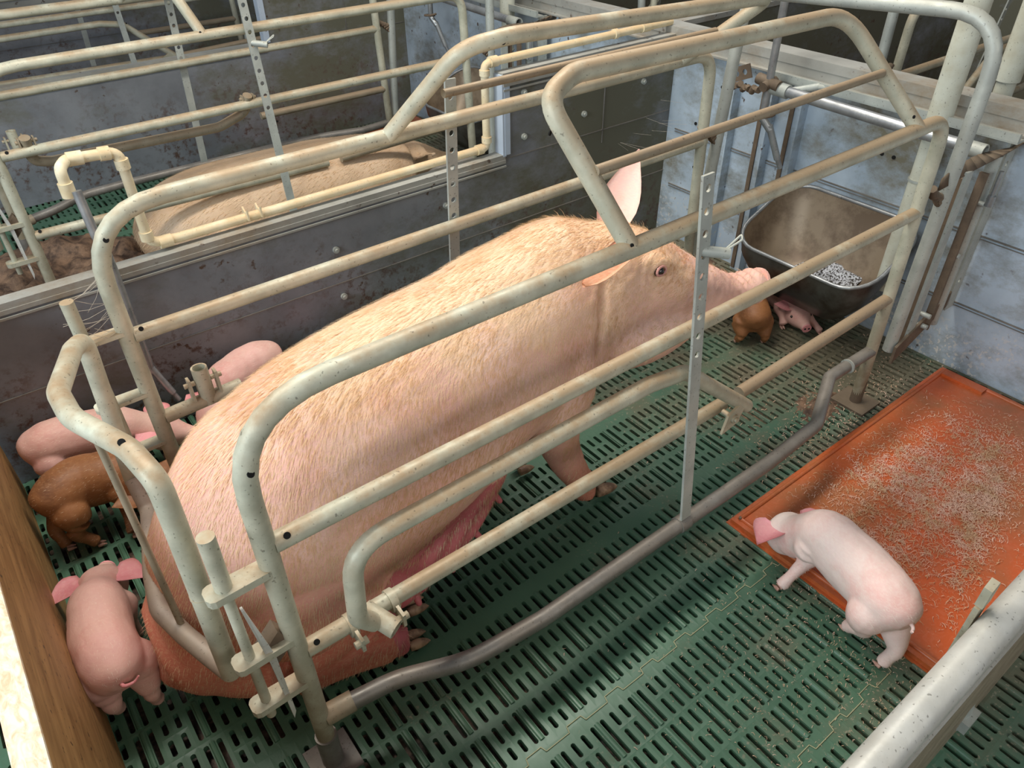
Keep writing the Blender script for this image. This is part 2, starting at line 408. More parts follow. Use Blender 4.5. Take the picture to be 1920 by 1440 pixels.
# screw holes in the head wall
for y, z in [(1.86, .72), (1.80, .66), (1.72, .71), (1.70, .69), (1.62, .73), (1.55, .55), (1.62, .50), (1.10, .60), (1.14, .60), (1.0, .56), (1.72, .30), (1.70, .24), (1.78, .22), (1.88, .33), (1.90, .5), (.62, .62), (.5, .3)]:
    b = MB(); b.disc((2.3685, y, z), (1, 0, 0), .0062, .003, 12)
    b.build('screw_hole', M['dark'], head_wall)
# vertical channels on the head wall beside the drinker
for y in (1.74, 1.58, 1.46):
    b = MB(); b.box((2.355, y, .37), (.03, .05, .74)); b.box((2.337, y - .023, .37), (.02, .006, .74)); b.mat = 1; b.box((2.336, y + .012, .37), (.004, .016, .72))
    struct('trim_%d' % (30 + int(y * 10)), b, [M['wall_light'], M['rust']])
# front partition at the bottom right
b = MB(); b.box((.9, .082, .265), (2.95, .022, .53)); struct('wall_right', b, M['pipe_brown'])
b = MB(); b.tube([(-.6, .088, .535), (2.37, .088, .535)], .024, seg=20); b.box((.9, .068, .520), (2.95, .005, .04)); b.box((.9, .066, .478), (2.95, .006, .006))
struct('trim_9', b, M['rail_top'])
b = MB(); b.plate([(1.16, .072, .02), (1.19, .060, .015), (1.19, .072, .09), (1.16, .072, .10)], .006, (1, .3, 0)); b.box((1.175, .066, .05), (.05, .02, .03))
tag(b.build('bracket', M['zinc']), 'small steel bracket at the foot of the front partition at bottom right', 'bracket')
# upright strip clipped to the inside of the front partition
r = empty('inner_flat_bar', (.95, .118, .33)); tag(r, 'pale flat bar with slanted top standing inside the front partition at bottom right', 'bar')
b = MB(); b.plate([(-.017, 0, -.33), (.017, 0, -.33), (.017, 0, .235), (-.017, 0, .235)], .008, (0, 1, 0)); b.build('bar', M['pipe'], r)
b = MB(); b.plate([(-.012, 0, .235), (.012, 0, .235), (.012, 0, .275), (.004, 0, .285), (-.012, 0, .275)], .012, (0, 1, 0)); b.build('tip', M['pipe'], r)
# dark row of pens behind the head wall, and the far barn walls
b = MB(); b.box((5.5, 3.0, -.01), (6.1, 12.0, .02)); b.box((.9, 7.6, -.01), (3.0, 7.0, .02)); struct('floor_far', b, M['dung'])
b = MB()
for yy in (-1.9, .12, 2.14, 4.16, 6.18): b.box((3.70, yy, .40), (2.5, .03, .80))
b.box((4.97, 2.5, .40), (.03, 9, .8)); struct('wall_far_pens', b, M['wall_dark'])
b = MB()
for yy in (-1.9, .12, 2.14, 4.16, 6.18): b.box((3.70, yy, .81), (2.5, .05, .02))
struct('trim_60', b, M['trim'])
b = MB(); b.box((8.6, 2.5, 1.5), (.1, 14, 3.2)); struct('wall_far_end', b, M['far'])
b = MB(); b.box((3.0, 9.2, 1.5), (11.4, .1, 3.2)); struct('wall_far_side', b, M['far'])
# rear plank
r = empty('partition_board', (-.20, 1.2, 0)); tag(r, 'thick brown wooden board with sunlit cream top edge closing the rear of the pen', 'board')
b = MB(); b.box((0, 0, .292), (.036, 1.64, .584)); b.build('board_face', M['board'], r)
b = MB(); b.box((0, 0, .587), (.038, 1.642, .008)); b.build('top_edge', M['board_top_lit'], r)

# ------------------------------------------------------------ farrowing crate
R = .0169
def drain(parent, c, n, r=.0045):
    b = MB(); b.disc(c, n, r, .002, 12); return b.build('drain_hole', M['dark'], parent)
def make_crate(label):
    root = empty('farrowing_crate', (0, 0, 0)); tag(root, label, 'crate')
    for side in (0, 1):
        near = side == 0
        Y = .80 if near else 1.49; out = -1 if near else 1
        ztop, zmid, zlow = (.892, .642, .372) if near else (.915, .648, .40)
        # main loop: rear post, top rail, front post
        xr, xf = (.15, 1.95) if near else (.15, 1.91)
        b = MB(); b.tube([(xr, Y, .02), (xr, Y, ztop), (xf - .02, Y, ztop), (xf + .01, Y, .03 if near else .02)], R * 1.02, [.15, .075], seg=20, hollow=())
        b.build('side_frame', M['pipe'], root)
        b = MB(); b.tube([(xr, Y, .0), (xr, Y, .10)], R * 1.25, seg=18); b.box((xr, Y, .004), (.09, .09, .008)); b.build('foot', M['pipe_grey'], root)
        b = MB(); b.tube([(xf + .01, Y, .0), (xf + .01, Y, .09)], R * 1.05, seg=18); b.box((xf + .01, Y, .004), (.10, .11, .008)); b.build('foot', M['rust'], root)
        part_tube('middle_rail', [(xr + .012, Y, zmid), (xf + .0, Y, zmid + .004)], R * .97, M['pipe'], root)
        if near:
            part_tube('lower_rail', [(xr + .012, Y, zlow), (1.24, Y, zlow - .012)], R * .97, M['pipe'], root)
            part_tube('lower_rail', [(1.30, Y, zlow - .01), (xf, Y, zlow + .012)], R * .97, M['pipe_brown'], root)
        else:
            part_tube('lower_rail', [(xr + .012, Y, zlow + .03), (.34, Y, zlow + .035)], R * .97, M['pipe'], root)
            part_tube('lower_rail', [(1.25, Y, zlow - .03), (xf, Y, zlow - .03)], R * .97, M['pipe_brown'], root)
        # anti-lift hoop leaning over the sow with its inner rod
        hy = Y - out * .17; zt = 1.135
        xa = .86 if near else .80; xb = 1.80 if near else 1.77
        h = [(xa, Y, ztop), (xa - .015, Y - out * .05, ztop + .085), (xa - .06 if near else xa + .03, Y - out * .13, ztop + .19) , (xa + .02 if near else xa + .12, hy, zt + .01), (1.54 if near else 1.60, hy, zt), (1.69, Y - out * .145, zt - .05), (xb - .02, Y - out * .07, ztop + .10), (xb, Y, ztop)]
        if near: h = [(.87, .80, ztop), (.795, .945, 1.125), (.875, .97, 1.145), (1.67, .97, 1.13), (1.80, .80, ztop)]
        else: h = [(.795, 1.49, ztop), (.90, 1.34, 1.11), (1.00, 1.31, 1.125), (1.90, 1.33, 1.085), (1.75, 1.49, ztop)]
        fr = [.10, .10, .12] if near else [.16, .16, .03]
        b = MB(); b.tube(h, R * 1.04, fr, seg=20); hoop = b.build('hoop', M['pipe'], root)
        if near: part_tube('rod', [(.835, .862, 1.02), (1.71, .875, 1.018)], R * .55, M['pipe_brown'], hoop)
        else: part_tube('rod', [(.888, 1.395, 1.012), (1.80, 1.42, 1.0)], R * .55, M['pipe_brown'], hoop)
        # perforated height bar with pin
        if near:
            b = MB(); b.holed_bar((1.022, .695, .20), (1.018, .775, .995), .030, .006, (1, 0, 0), [.775 - .042 * k for k in range(9)], .0075)
            bar = b.build('height_bar', M['zinc'], root)
            b = MB(); b.tube([(1.016, .768, .853), (1.062, .735, .845)], .0105, seg=14); b.tube([(1.052, .742, .848), (1.085, .728, .868), (1.092, .736, .874), (1.060, .742, .852)], .0022, .004, seg=8); b.build('pin', M['zinc'], bar)
        else:
            b = MB(); b.holed_bar((.952, 1.512, .22), (.985, 1.515, 1.0), .030, .006, (1, 0, 0), [.74 - .042 * k for k in range(8)], .0075)
            b.build('height_bar', M['zinc'], root)
        # swinging guard tube
        yg = Y + out * .0335
        if near:
            b = MB(); b.tube([(.278, yg + .004, .378), (.250, yg, .42), (.262, yg, .585), (.92, yg, .590), (1.03, yg, .572), (1.275, yg - .008, .362)], R, [.03, .075, .10, .06], seg=18, hollow=(1,)); b.tube([(.276, .80, .384), (.304, .742, .366)], R * 1.08, seg=20, hollow=(1,)); g = b.build('guard_tube', M['pipe'], root)
            for x, z, s in ((.246, .366, 0), (.328, .366, 0), (1.205, .366, 1)):
                pb = MB()
                if s: pb.plate([(x - .030, yg - .020, z - .032), (x + .024, yg - .020, z - .022), (x + .040, yg - .020, z + .012), (x + .022, yg - .020, z + .034), (x - .016, yg - .020, z + .016)], .006, (0, 1, .1)); pb.tube([(x + .006, yg - .034, z), (x + .006, yg + .01, z)], .0065, seg=8); pb.tube([(x + .006, yg - .028, z), (x + .006, yg - .022, z)], .0115, seg=6)
                else: pb.tube([(x - .007, Y, z), (x + .007, Y, z)], R * 1.32, seg=18); pb.plate([(x, Y - .01, z + .008), (x, Y - .046, z + .004), (x, Y - .046, z - .026), (x, Y - .01, z - .022)], .006, (1, 0, 0)); pb.tube([(x - .012, Y - .036, z - .012), (x + .012, Y - .036, z - .012)], .008, seg=6)
                pb.build('hinge_plate', M['pipe'], g)
        else:
            b = MB(); b.tube([(.262, Y + .0, .520), (.262, Y, .425)], R * 1.05, seg=18, hollow=(0,)); g = b.build('guard_tube', M['pipe'], root)
            for x in (.232, .292):
                pb = MB(); pb.plate([(x, Y - .012, .43), (x, Y + .014, .43), (x, Y + .010, .50), (x, Y - .010, .50)], .006, (1, 0, 0)); pb.tube([(x - .012, Y, .485), (x + .012, Y, .485)], .006, seg=8)
                pb.build('hinge_plate', M['pipe'], g)
        # bowed tube near the floor
        q = 1 if near else -1
        yy = lambda v: Y + out * v
        pts = [(xr + .015, yy(.0), .16), (.30, yy(.025), .17), (.43, yy(.085), .18), (.60, yy(.10), .18), (1.02, yy(.10), .18), (1.34, yy(.10), .18), (1.56, yy(.088), .18), (1.75, yy(-.004), .195), (xf, yy(0), .20)]
        b = MB(); b.tube(pts, R * 1.05, [.25, .25, .25, .1, .1, .04, .03], seg=18); fl = b.build('floor_tube', M['pipe_grey'], root)
        b = MB(); b.tube([(xr + .01, yy(0), .158), (.215, yy(.008), .163)], R * 1.22, seg=18); b.build('sleeve', M['pipe_brown'], fl)
        if near:
            b = MB(); b.tube([(1.83, Y, .198), (1.835, Y, .198)], R * 1.3, seg=18); b.build('sleeve', M['zinc'], fl)
            b = MB(); b.tube([(1.005, .70, .18), (1.035, .70, .18)], R * 1.2, seg=18); b.build('sleeve', M['pipe_grey'], fl)
        # rear gate tabs on the post
        for z in (.60, .425, .30) if near else (.665, .51, .375):
            yb_ = Y + out * -.0
            b = MB(); x0 = .052 if near else .045
            b.plate([(xr, yb_ - .016, z), (x0 + .008, yb_ - .019, z), (x0 + .001, yb_ - .016, z), (x0 - .003, yb_ - .008, z), (x0 - .003, yb_ + .008, z), (x0 + .001, yb_ + .015, z), (x0 + .008, yb_ + .018, z), (xr, yb_ + .016, z)], .014 if near else .009, (0, 0, 1))
            b.build('gate_tab', M['pipe'], root)
    # locking pin on the near post and hinge pin on the far post
    b = MB(); b.tube([(.078, .80, .60), (.080, .80, .715)], .013, seg=18); b.tube([(.076, .80, .26), (.078, .80, .60)], .0085, seg=14); b.build('locking_pin', M['pipe'], root)
    b = MB(); b.plate([(.088, .795, .55), (.092, .795, .55), (.112, .790, .42), (.113, .790, .25), (.107, .790, .232), (.101, .792, .40)], .010, (0, 1, 0)); b.build('latch_bar', M['rail_top'], root)
    b = MB(); b.tube([(.074, 1.47, .36), (.072, 1.462, .775)], .0125, seg=16); b.build('hinge_pin', M['pipe'], root)
    b = MB(); b.plate([(.13, .795, .40), (.13, .825, .40), (.11, .825, .44), (.11, .795, .44)], .05, (1, 0, 1)); b.build('weld_lug', M['rust'], root)
    # rear gate: closed loop bulging backwards, with an upright rod
    pts = [(.050, 1.400, .37), (.072, 1.41, .72), (.045, 1.34, .745), (-.004, 1.18, .772), (-.002, 1.08, .785), (.045, .95, .79), (.058, .875, .775), (.056, .862, .70), (.047, .862, .335)]
    b = MB(); b.tube(pts, R, [.05, .03, .09, .15, .1, .035, .03], seg=18)
    b.mat = 1; b.tube([(.051, 1.395, .38), (.052, 1.345, .325), (.006, 1.14, .355), (-.009, 1.05, .352), (.010, .975, .346), (.030, .915, .338), (.046, .864, .340)], R * 1.02, [.03, .1, .06, .08, .1], seg=18)
    gate = b.build('rear_gate', [M['pipe'], M['gate_dirty']], root)
    b = MB(); b.tube([(.012, .99, .35), (.016, 1.06, .79)], .0062, seg=12); b.build('rod', M['pipe_brown'], gate)
    b = MB(); b.tube([(.0535, .862, .545), (.0537, .862, .549)], R * 1.15, seg=18); b.build('collar', M['pipe'], gate)
    # arch across the front, leaning posts
    b = MB(); b.tube([(2.06, .795, .16), (2.07, .795, 1.10), (2.01, 1.49, 1.065), (1.95, 1.50, .16)], R * 1.1, [.13, .11], seg=20); b.build('front_arch', M['zinc'], root)
    for y, x in ((.797, 2.02), (1.495, 1.93)):
        b = MB()
        for k in range(7): b.tube([(x - .04 + .012 * k, y, .70 - .012 * k), (x - .02 + .014 * k, y, .675 - .004 * k)], .012 - .0006 * k, seg=8)
        b.build('weld', M['rust'], root)
    drain(root, (.158, .783, .80), (.35, -1, .5), .0055)
    drain(root, (.86, .789, .905), (0, -1, .4), .004); drain(root, (.80, .938, 1.07), (.4, -1, -.1))
    drain(root, (.175, 1.4735, .865), (0, -1, .3), .0055); drain(root, (.98, 1.302, 1.118), (-.5, -1, .2), .006)
    drain(root, (.182, .789, .655), (0, -1, .5), .0055); drain(root, (.180, .789, .388), (0, -1, .5), .0055)
    drain(root, (.178, 1.475, .665), (0, -1, .4), .005); drain(root, (1.05, .758, .576), (.2, -1, .3), .004)
    drain(root, (.040, .948, .806), (-.2, -.9, .6), .0055); drain(root, (1.76, .80, .93), (-.2, -1, .2), .004)
    return root
crate = make_crate('nearest farrowing crate of welded pale pipe standing around the large pink sow')
c2 = copy_tree(crate); c2.location = (-.03, 2.0, 0); c2['label'] = 'farrowing crate behind the first grey partition, around the pale lying sow'
for ch in list(c2.children):
    if ch.name.startswith('guard_tube') and len(ch.children) == 3:
        for k in list(ch.children): bpy.data.objects.remove(k)
        bpy.data.objects.remove(ch)
b = MB(); b.tube([(.245, .80, .685), (.245, .832, .60), (.30, .838, .585), (.86, .838, .575), (.965, .832, .61), (.975, .80, .675)], R, [.04, .05, .10, .05], seg=16)
g = b.build('guard_tube', M['pipe_brown'], c2)
for x, z in ((.225, .672), (.268, .672), (.955, .664), (.995, .664)):
    b = MB(); b.plate([(x, .792, z - .03), (x, .822, z - .03), (x, .818, z + .012), (x, .796, z + .012)], .005, (1, 0, 0)); b.tube([(x - .010, .806, z), (x + .010, .806, z)], .006, seg=8); b.build('hinge_plate', M['pipe_brown'], g)
c3 = copy_tree(crate); c3.location = (0, 4.05, 0); c3['label'] = 'farthest crate rails at the top left, beyond the second grey partition'
mats = 0
for k, (yy, lab) in enumerate([(2.29, 'farrowing crate behind the pale head wall, left of the big feed tube'), (4.3, 'farrowing crate behind the head wall at the top centre of the photo'), (.28, 'farrowing crate behind the head wall at the upper right corner')]):
    c = copy_tree(crate); c.location = (4.95, yy, 0); c.rotation_euler = (0, 0, math.pi); c['label'] = lab

# rear foot, gusset and uprights between the crate front and the head wall
r = empty('front_upright_rack', (2.2, .77, 0)); tag(r, 'rack of galvanised uprights between crate front and head wall, right of the trough', 'frame')
def upr(name, x, y, z0, z1, w, th, mat, round_=False):
    b = MB()
    if round_: b.tube([(x - 2.2, y - .77, z0), (x - 2.2, y - .77, z1)], w / 2, seg=16)
    else: b.box((x - 2.2, y - .77, (z0 + z1) / 2), (w, th, z1 - z0))
    return b.build(name, mat, r)
upr('flat_upright', 2.115, .775, .17, .72, .034, .008, M['zinc'])
upr('flat_upright', 2.19, .765, .20, .70, .010, .022, M['rust'])
upr('tube_upright', 2.255, .775, .19, .73, .034, .03, M['zinc'], True)
b = MB(); b.holed_bar((2.325 - 2.2, 0, .22), (2.325 - 2.2, 0, .76), .05, .008, (1, 0, 0), [.10, .47], .009); b.build('holed_upright', M['zinc'], r)
upr('flat_upright', 2.16, .80, .12, .68, .012, .03, M['rust'])
b = MB(); b.plate([(2.04 - 2.2, 0, .13), (2.31 - 2.2, 0, .24), (2.30 - 2.2, 0, .29), (2.04 - 2.2, 0, .19)], .008, (0, 1, 0)); b.build('gusset', M['rust'], r)
for x, z in ((2.16, .26), (2.165, .22), (2.20, .45), (2.235, .60)):
    b = MB(); b.tube([(x - 2.2, -.02, z), (x - 2.2, .01, z)], .008, seg=8); b.build('bolt_head', M['zinc'], r)
b = MB(); b.tube([(2.235 - 2.2, -.03, .62), (2.235 - 2.2, -.03, .70)], .006, seg=10); b.tube([(2.235 - 2.2, -.03, .60), (2.235 - 2.2, -.03, .63)], .011, seg=10); b.build('spring_bolt', M['steel'], r)
# twisted rusty strap
b = MB(); n = 14
for k in range(n):
    s0, s1 = k / n, (k + 1) / n
    def pp(s): return Vector((2.02 + .42 * s, .80 - .06 * s, .70 + .075 * s + .01 * math.sin(s * 6)))
    def ww(s): a = s * math.pi; return Vector((0, math.sin(a), math.cos(a))) * .017
    a0, a1 = pp(s0), pp(s1); b.add([a0 - ww(s0), a0 + ww(s0), a1 + ww(s1), a1 - ww(s1)], [(0, 1, 2, 3)], True)
o = b.build('twisted_strap', M['rust'], r); o.location = (-2.2, -.77, 0)
md = o.modifiers.new('thick', 'SOLIDIFY'); md.thickness = .004

# cross tube in front of the head wall and square rail above it
r = empty('cross_tube', (2.24, 1.15, .75)); tag(r, 'shiny horizontal tube in front of the head wall above the trough', 'tube')
b = MB(); b.tube([(-.03, .35, .01), (-.03, -.34, -.005)], R, seg=18, hollow=(1,)); b.build('tube', M['steel'], r)
b = MB(); b.tube([(-.03, .36, .012), (-.03, .27, .008)], R * 1.3, seg=16); b.build('sleeve', M['zinc'], r)
b = MB(); b.tube([(-.03, -.36, -.006), (-.03, -.29, -.006)], R * 1.25, seg=16, hollow=(0,)); b.build('sleeve', M['zinc'], r)
b = MB(); b.box((.03, -.02, .03), (.012, .78, .022)); b.box((.045, -.02, .018), (.04, .78, .006)); b.build('angle_rail', M['zinc'], r)
b = MB(); b.tube([(-.03, .27, .01), (.03, .20, .03)], .012, seg=12); b.tube([(.02, .2, .03), (.04, .17, .03)], .010, seg=12); b.build('tie_rod', M['zinc'], r)

# sow drinker: stainless down pipe with angled nipple and pigtail brackets
r = empty('sow_drinker', (2.2, 1.49, 0)); tag(r, 'stainless steel sow drinker pipe hanging in front of the head wall left of the trough', 'drinker')
b = MB(); b.tube([(0, 0, 1.25), (0, 0, .66), (.012, -.03, .625)], .0125, .01, seg=16); b.build('down_pipe', M['steel'], r)
b = MB(); b.tube([(.010, -.025, .64), (.035, -.065, .53)], .0115, seg=14); nz_ = b.build('nipple', M['steel'], r)
b = MB(); b.tube([(.034, -.064, .535), (.043, -.078, .50)], .0085, seg=12, hollow=(1,)); b.build('nipple_tip', M['steel'], nz_)
b = MB(); cpts = [(math.cos(a) * .033, math.sin(a) * .033 - .005, .66 + .004 * a) for a in [k * .45 for k in range(1, 12)]]; b.tube(cpts, .005, seg=8); b.build('ring', M['rust'], r)
b = MB(); b.tube([(-.03, .0, .765), (.03, .0, .775)], .016, seg=10); b.tube([(0, -.04, .77), (0, .045, .78)], .018, seg=10)
for k in range(8): b.tube([(-.02 - .001 * k, .02 + k * .018, .750 + .006 * math.sin(k * 2)), (-.015, .034 + k * .018, .742 + .006 * math.cos(k * 3))], .011, seg=8)
b.build('clamp', M['rust'], r)
b = MB(); b.holed_bar((-.01, .14, .77), (-.01, .07, .80), .045, .004, (0, 0, 1), [.02, .052], .009); b.build('holed_plate', M['rust'], r)

# feed tubes
def feed_tube(x, y, z0, zc, z1, lab):
    r = empty('feed_tube', (x, y, 0)); tag(r, lab, 'tube', 'x'); del r['group']
    b = MB(); b.tube([(0, 0, zc), (0, 0, z1)], .034, seg=28); b.build('wide_tube', M['feed_tube'], r)
    b = MB(); b.tube([(0, 0, z0), (0, 0, zc + .02)], .027, seg=26, hollow=(0,)); b.build('outlet', M['feed_tube'], r)
    b = MB(); b.tube([(0, 0, zc - .13), (0, 0, zc - .124)], .031, seg=26); b.build('clamp_ring', M['zinc'], r)
    return r
feed_tube(2.28, .965, .22, .72, 1.6, 'thick pale feed tube dropping into the steel trough')
feed_tube(2.55, .925, .78, .84, 1.7, 'shorter thick feed tube hanging at the upper right corner')

# trough
r = empty('feed_trough', (2.2, 1.17, .36)); tag(r, 'deep stainless steel feed trough with white meal on the head wall', 'trough')
def rrect(hx, hy, rad, n=6):
    out = []
    for cx, cy, a0 in ((hx - rad, hy - rad, 0), (-hx + rad, hy - rad, 90), (-hx + rad, -hy + rad, 180), (hx - rad, -hy + rad, 270)):
        for k in range(n + 1):
            a = math.radians(a0 + 90 * k / n); out.append((cx + rad * math.cos(a), cy + rad * math.sin(a)))
    return out
tilt = lambda x: .42 * x
def bowl(mb, off, flip):
    rings = [(.155, .25, .10, .0), (.148, .243, .095, -.05), (.125, .215, .09, -.13), (.095, .175, .08, -.19), (.05, .09, .045, -.205)]
    L = []
    for hx, hy, rad, z in rings:
        L.append([(x * (1 if z > -.1 else .9), y, z + tilt(x) + off) for x, y in rrect(hx + (off < 0) * .004, hy + (off < 0) * .004, rad)])
    n = len(L[0]); vs = [p for q in L for p in q]
    fs = [(i * n + k, i * n + (k + 1) % n, (i + 1) * n + (k + 1) % n, (i + 1) * n + k) for i in range(len(L) - 1) for k in range(n)] + [tuple((len(L) - 1) * n + k for k in range(n))]
    mb.add(vs, fs, True)
b = MB(); bowl(b, 0, 0); b.build('basin', M['trough'], r)
b = MB(); bowl(b, -.006, 1); b.build('outer_shell', M['bowl'], r)
rim = [(x, y, tilt(x)) for x, y in rrect(.158, .253, .10)]
b = MB(); b.tube(rim + [rim[0]], .0065, seg=10); b.build('rim', M['steel'], r)
b = MB()
vs = [(0.03, 0, -.165)]; K = 26
for q, (rr, zz) in enumerate(((.35, -.155), (.7, -.160), (1, -.172))):
    for k in range(K):
        a = 2 * math.pi * k / K; j = 1 + .18 * math.sin(3 * a + q) + .1 * math.sin(7 * a)
        x = .03 + .075 * rr * j * math.cos(a); y = -.04 + .13 * rr * j * math.sin(a); vs.append((x, y, zz + .3 * x + .004 * math.sin(9 * a + q)))
fs = [(0, 1 + k, 1 + (k + 1) % K) for k in range(K)] + [(1 + q * K + k, 1 + (q + 1) * K + k, 1 + (q + 1) * K + (k + 1) % K, 1 + q * K + (k + 1) % K) for q in range(2) for k in range(K)]
b.add(vs, fs, True); o = b.build('meal', M['meal']); o.location = (2.2, 1.17, .36); tag(o, 'heap of white meal with dark seeds lying in the steel trough', 'meal', kind='stuff')

# the same fittings stand at the head of the next pen
def repeat(name, dy, label):
    o = bpy.data.objects[name]; c = copy_tree(o); c.location = (o.location[0] - .02, o.location[1] + dy, o.location[2]); c['label'] = label
repeat('cross_tube', 2.0, 'horizontal tube in front of the head wall of the next pen, top centre')
repeat('sow_drinker', 2.0, 'steel drinker pipe at the head wall of the next pen, top centre')
repeat('feed_tube', 2.0, 'thick feed tube behind the crate front in the next pen, top centre')
repeat('feed_trough', 2.0, 'steel feed trough of the next pen, mostly hidden behind crate pipes')
repeat('front_upright_rack', 2.0, 'rack of uprights at the crate front in the next pen, top centre')
# PVC water line along the left partition
r = empty('water_pipe', (0, 2.075, 0)); tag(r, 'cream PVC water pipe running along the top of the grey left partition', 'pipe')
def pv(pts, fil, name='pipe', rad=.0135, m_='pvc'):
    b = MB(); b.tube(pts, rad, fil, seg=18); return b.build(name, M[m_], r)
pv([(.20, -.045, .755), (.20, -.045, .825), (.225, 0, .827), (.345, 0, .82), (.345, 0, .565), (.42, 0, .558), (1.485, 0, .562), (1.485, 0, .835), (1.56, 0, .838), (2.36, 0, .842)], [.02, .02, .03, .03, .02, .025, .02, .02])
for a, c in (((.20, -.045, .755), (.20, -.045, .79)), ((.228, 0, .827), (.262, 0, .825)), ((.300, 0, .823), (.325, 0, .821)), ((.345, 0, .80), (.345, 0, .775)), ((.345, 0, .60), (.345, 0, .575)), ((.37, 0, .558), (.405, 0, .558)), ((1.44, 0, .562), (1.465, 0, .562)), ((1.485, 0, .60), (1.485, 0, .58)), ((1.485, 0, .80), (1.485, 0, .818)), ((1.505, 0, .838), (1.535, 0, .838)), ((2.20, 0, .842), (2.24, 0, .842)), ((2.06, 0, .841), (2.075, 0, .841))):
    pv([a, c], 0, 'coupling', .0175)
for x, z in ((.66, .575), (.62, .575)):
    b = MB(); b.plate([(x, -.02, z - .02), (x, .02, z - .02), (x, .018, z + .012), (x, .008, z + .002), (x, -.008, z + .002), (x, -.018, z + .012)], .005, (1, 0, 0)); b.build('clip', M['pvc'], r)
r = empty('piglet_drinker', (.228, 1.995, 0)); tag(r, 'slim steel piglet drinker pipe reaching down the grey left partition', 'drinker')
b = MB(); b.tube([(-.012, .02, .77), (-.010, .0, .66), (0, .0, .60), (0, 0, .23)], .0115, .02, seg=14); b.build('down_pipe', M['steel'], r)
b = MB(); b.tube([(0, 0, .25), (.03, -.028, .155)], .010, seg=12); q = b.build('nipple', M['steel'], r)
b = MB(); b.tube([(.029, -.027, .158), (.038, -.036, .13)], .0075, seg=10, hollow=(1,)); b.build('nipple_tip', M['steel'], q)
b = MB(); b.box((-.012, .012, .55), (.035, .035, .012)); b.box((-.012, .02, .40), (.02, .01, .30)); b.build('bracket', M['zinc'], r)

# heat mat
r = empty('heat_mat', (1.79, .43, 0)); tag(r, 'large orange heat mat with pale shavings lying on the green slats at the right', 'mat')
b = MB(); b.box((0, 0, .011), (1.07, .57, .014)); 
for y in (-.27, .27): b.tube([(-.52, y, .018), (.52, y, .018)], .006, seg=10)
for x in (-.515, .52): b.tube([(x, -.27, .018), (x, .27, .018)], .006, seg=10)
b.box((.50, .20, .022), (.03, .13, .01)); b.build('plate', M['mat'], r)
b = MB(); b.box((0, 0, .003), (1.085, .585, .005)); b.build('flange', M['mat'], r)
b = MB(); b.tube([(-.518, .27, .02), (-.518, .27, .026)], .004, seg=8); b.build('rivet', M['rust'], r)
# shavings stuck to the mat
b = MB()
def strand(mb, p, a, L, w_, curl, z):
    x, y = p; pts = []
    for k in range(4):
        pts.append((x, y)); x += math.cos(a) * L / 3; y += math.sin(a) * L / 3; a += curl
    vs = []
    for k, (px, py) in enumerate(pts):
        aa = a - curl * (3 - k); nx, ny = -math.sin(aa) * w_, math.cos(aa) * w_
        zz = z + .002 * math.sin(k * 1.4) + random.random() * .001
        vs += [(px + nx, py + ny, zz), (px - nx, py - ny, zz)]
    mb.add(vs, [(0, 1, 3, 2), (2, 3, 5, 4), (4, 5, 7, 6)])
cnt = 0
while cnt < 15000:
    x = random.uniform(1.28, 2.25); y = random.uniform(.15, .68)
    u = (x - 1.72) / .30; v = (y - .45) / .15
    d = u * u + v * v + .9 * (noise.noise(Vector((x * 6, y * 6, 3))) )
    dens = math.exp(-d * 1.1) + 1.5 * math.exp(-((y - (.27 + (x - 1.58) * .30)) / .035) ** 2 - ((x - 1.8) / .24) ** 2)
    if random.random() < dens * (.35 + 1.5 * max(0, noise.noise(Vector((x * 22, y * 22, 8))) + .25)):
        strand(b, (x, y), random.uniform(0, 6.28), random.uniform(.005, .018), random.uniform(.0003, .0008), random.uniform(-1.2, 1.2), .0205); cnt += 1
tag(b.build('sawdust', M['sawdust']), 'pale curly shavings scattered over the middle of the orange mat', 'sawdust', kind='stuff')
# flakes on the slats around the mat
b = MB()
for k in range(2600):
    x = random.gauss(1.30, .32); y = random.gauss(.30, .16)
    if 0.10 < y < .9 and .6 < x < 2.35 and not (x > 1.25 and .14 < y < .72): strand(b, (x, y), random.uniform(0, 6.28), random.uniform(.003, .009), random.uniform(.0003, .0007), random.uniform(-.9, .9), .0025)
for k in range(1100):
    x = random.gauss(1.9, .25); y = random.gauss(.78, .12)
    if x < 2.36 and .72 < y: strand(b, (x, y), random.uniform(0, 6.28), random.uniform(.004, .014), random.uniform(.0005, .0012), random.uniform(-.9, .9), .0025)
tag(b.build('chaff', M['sawdust']), 'fine straw chaff scattered on the green slats beside the orange mat', 'chaff', kind='stuff')

r = empty('heat_mat', (1.80, 3.88, 0)); tag(r, 'reddish heat mat by the far partition, seen beyond the pale lying sow', 'mat')
b = MB(); b.box((0, 0, .011), (1.05, .26, .014)); b.tube([(-.52, -.12, .018), (.52, -.12, .018)], .006, seg=10); b.build('plate', M['mat'], r)
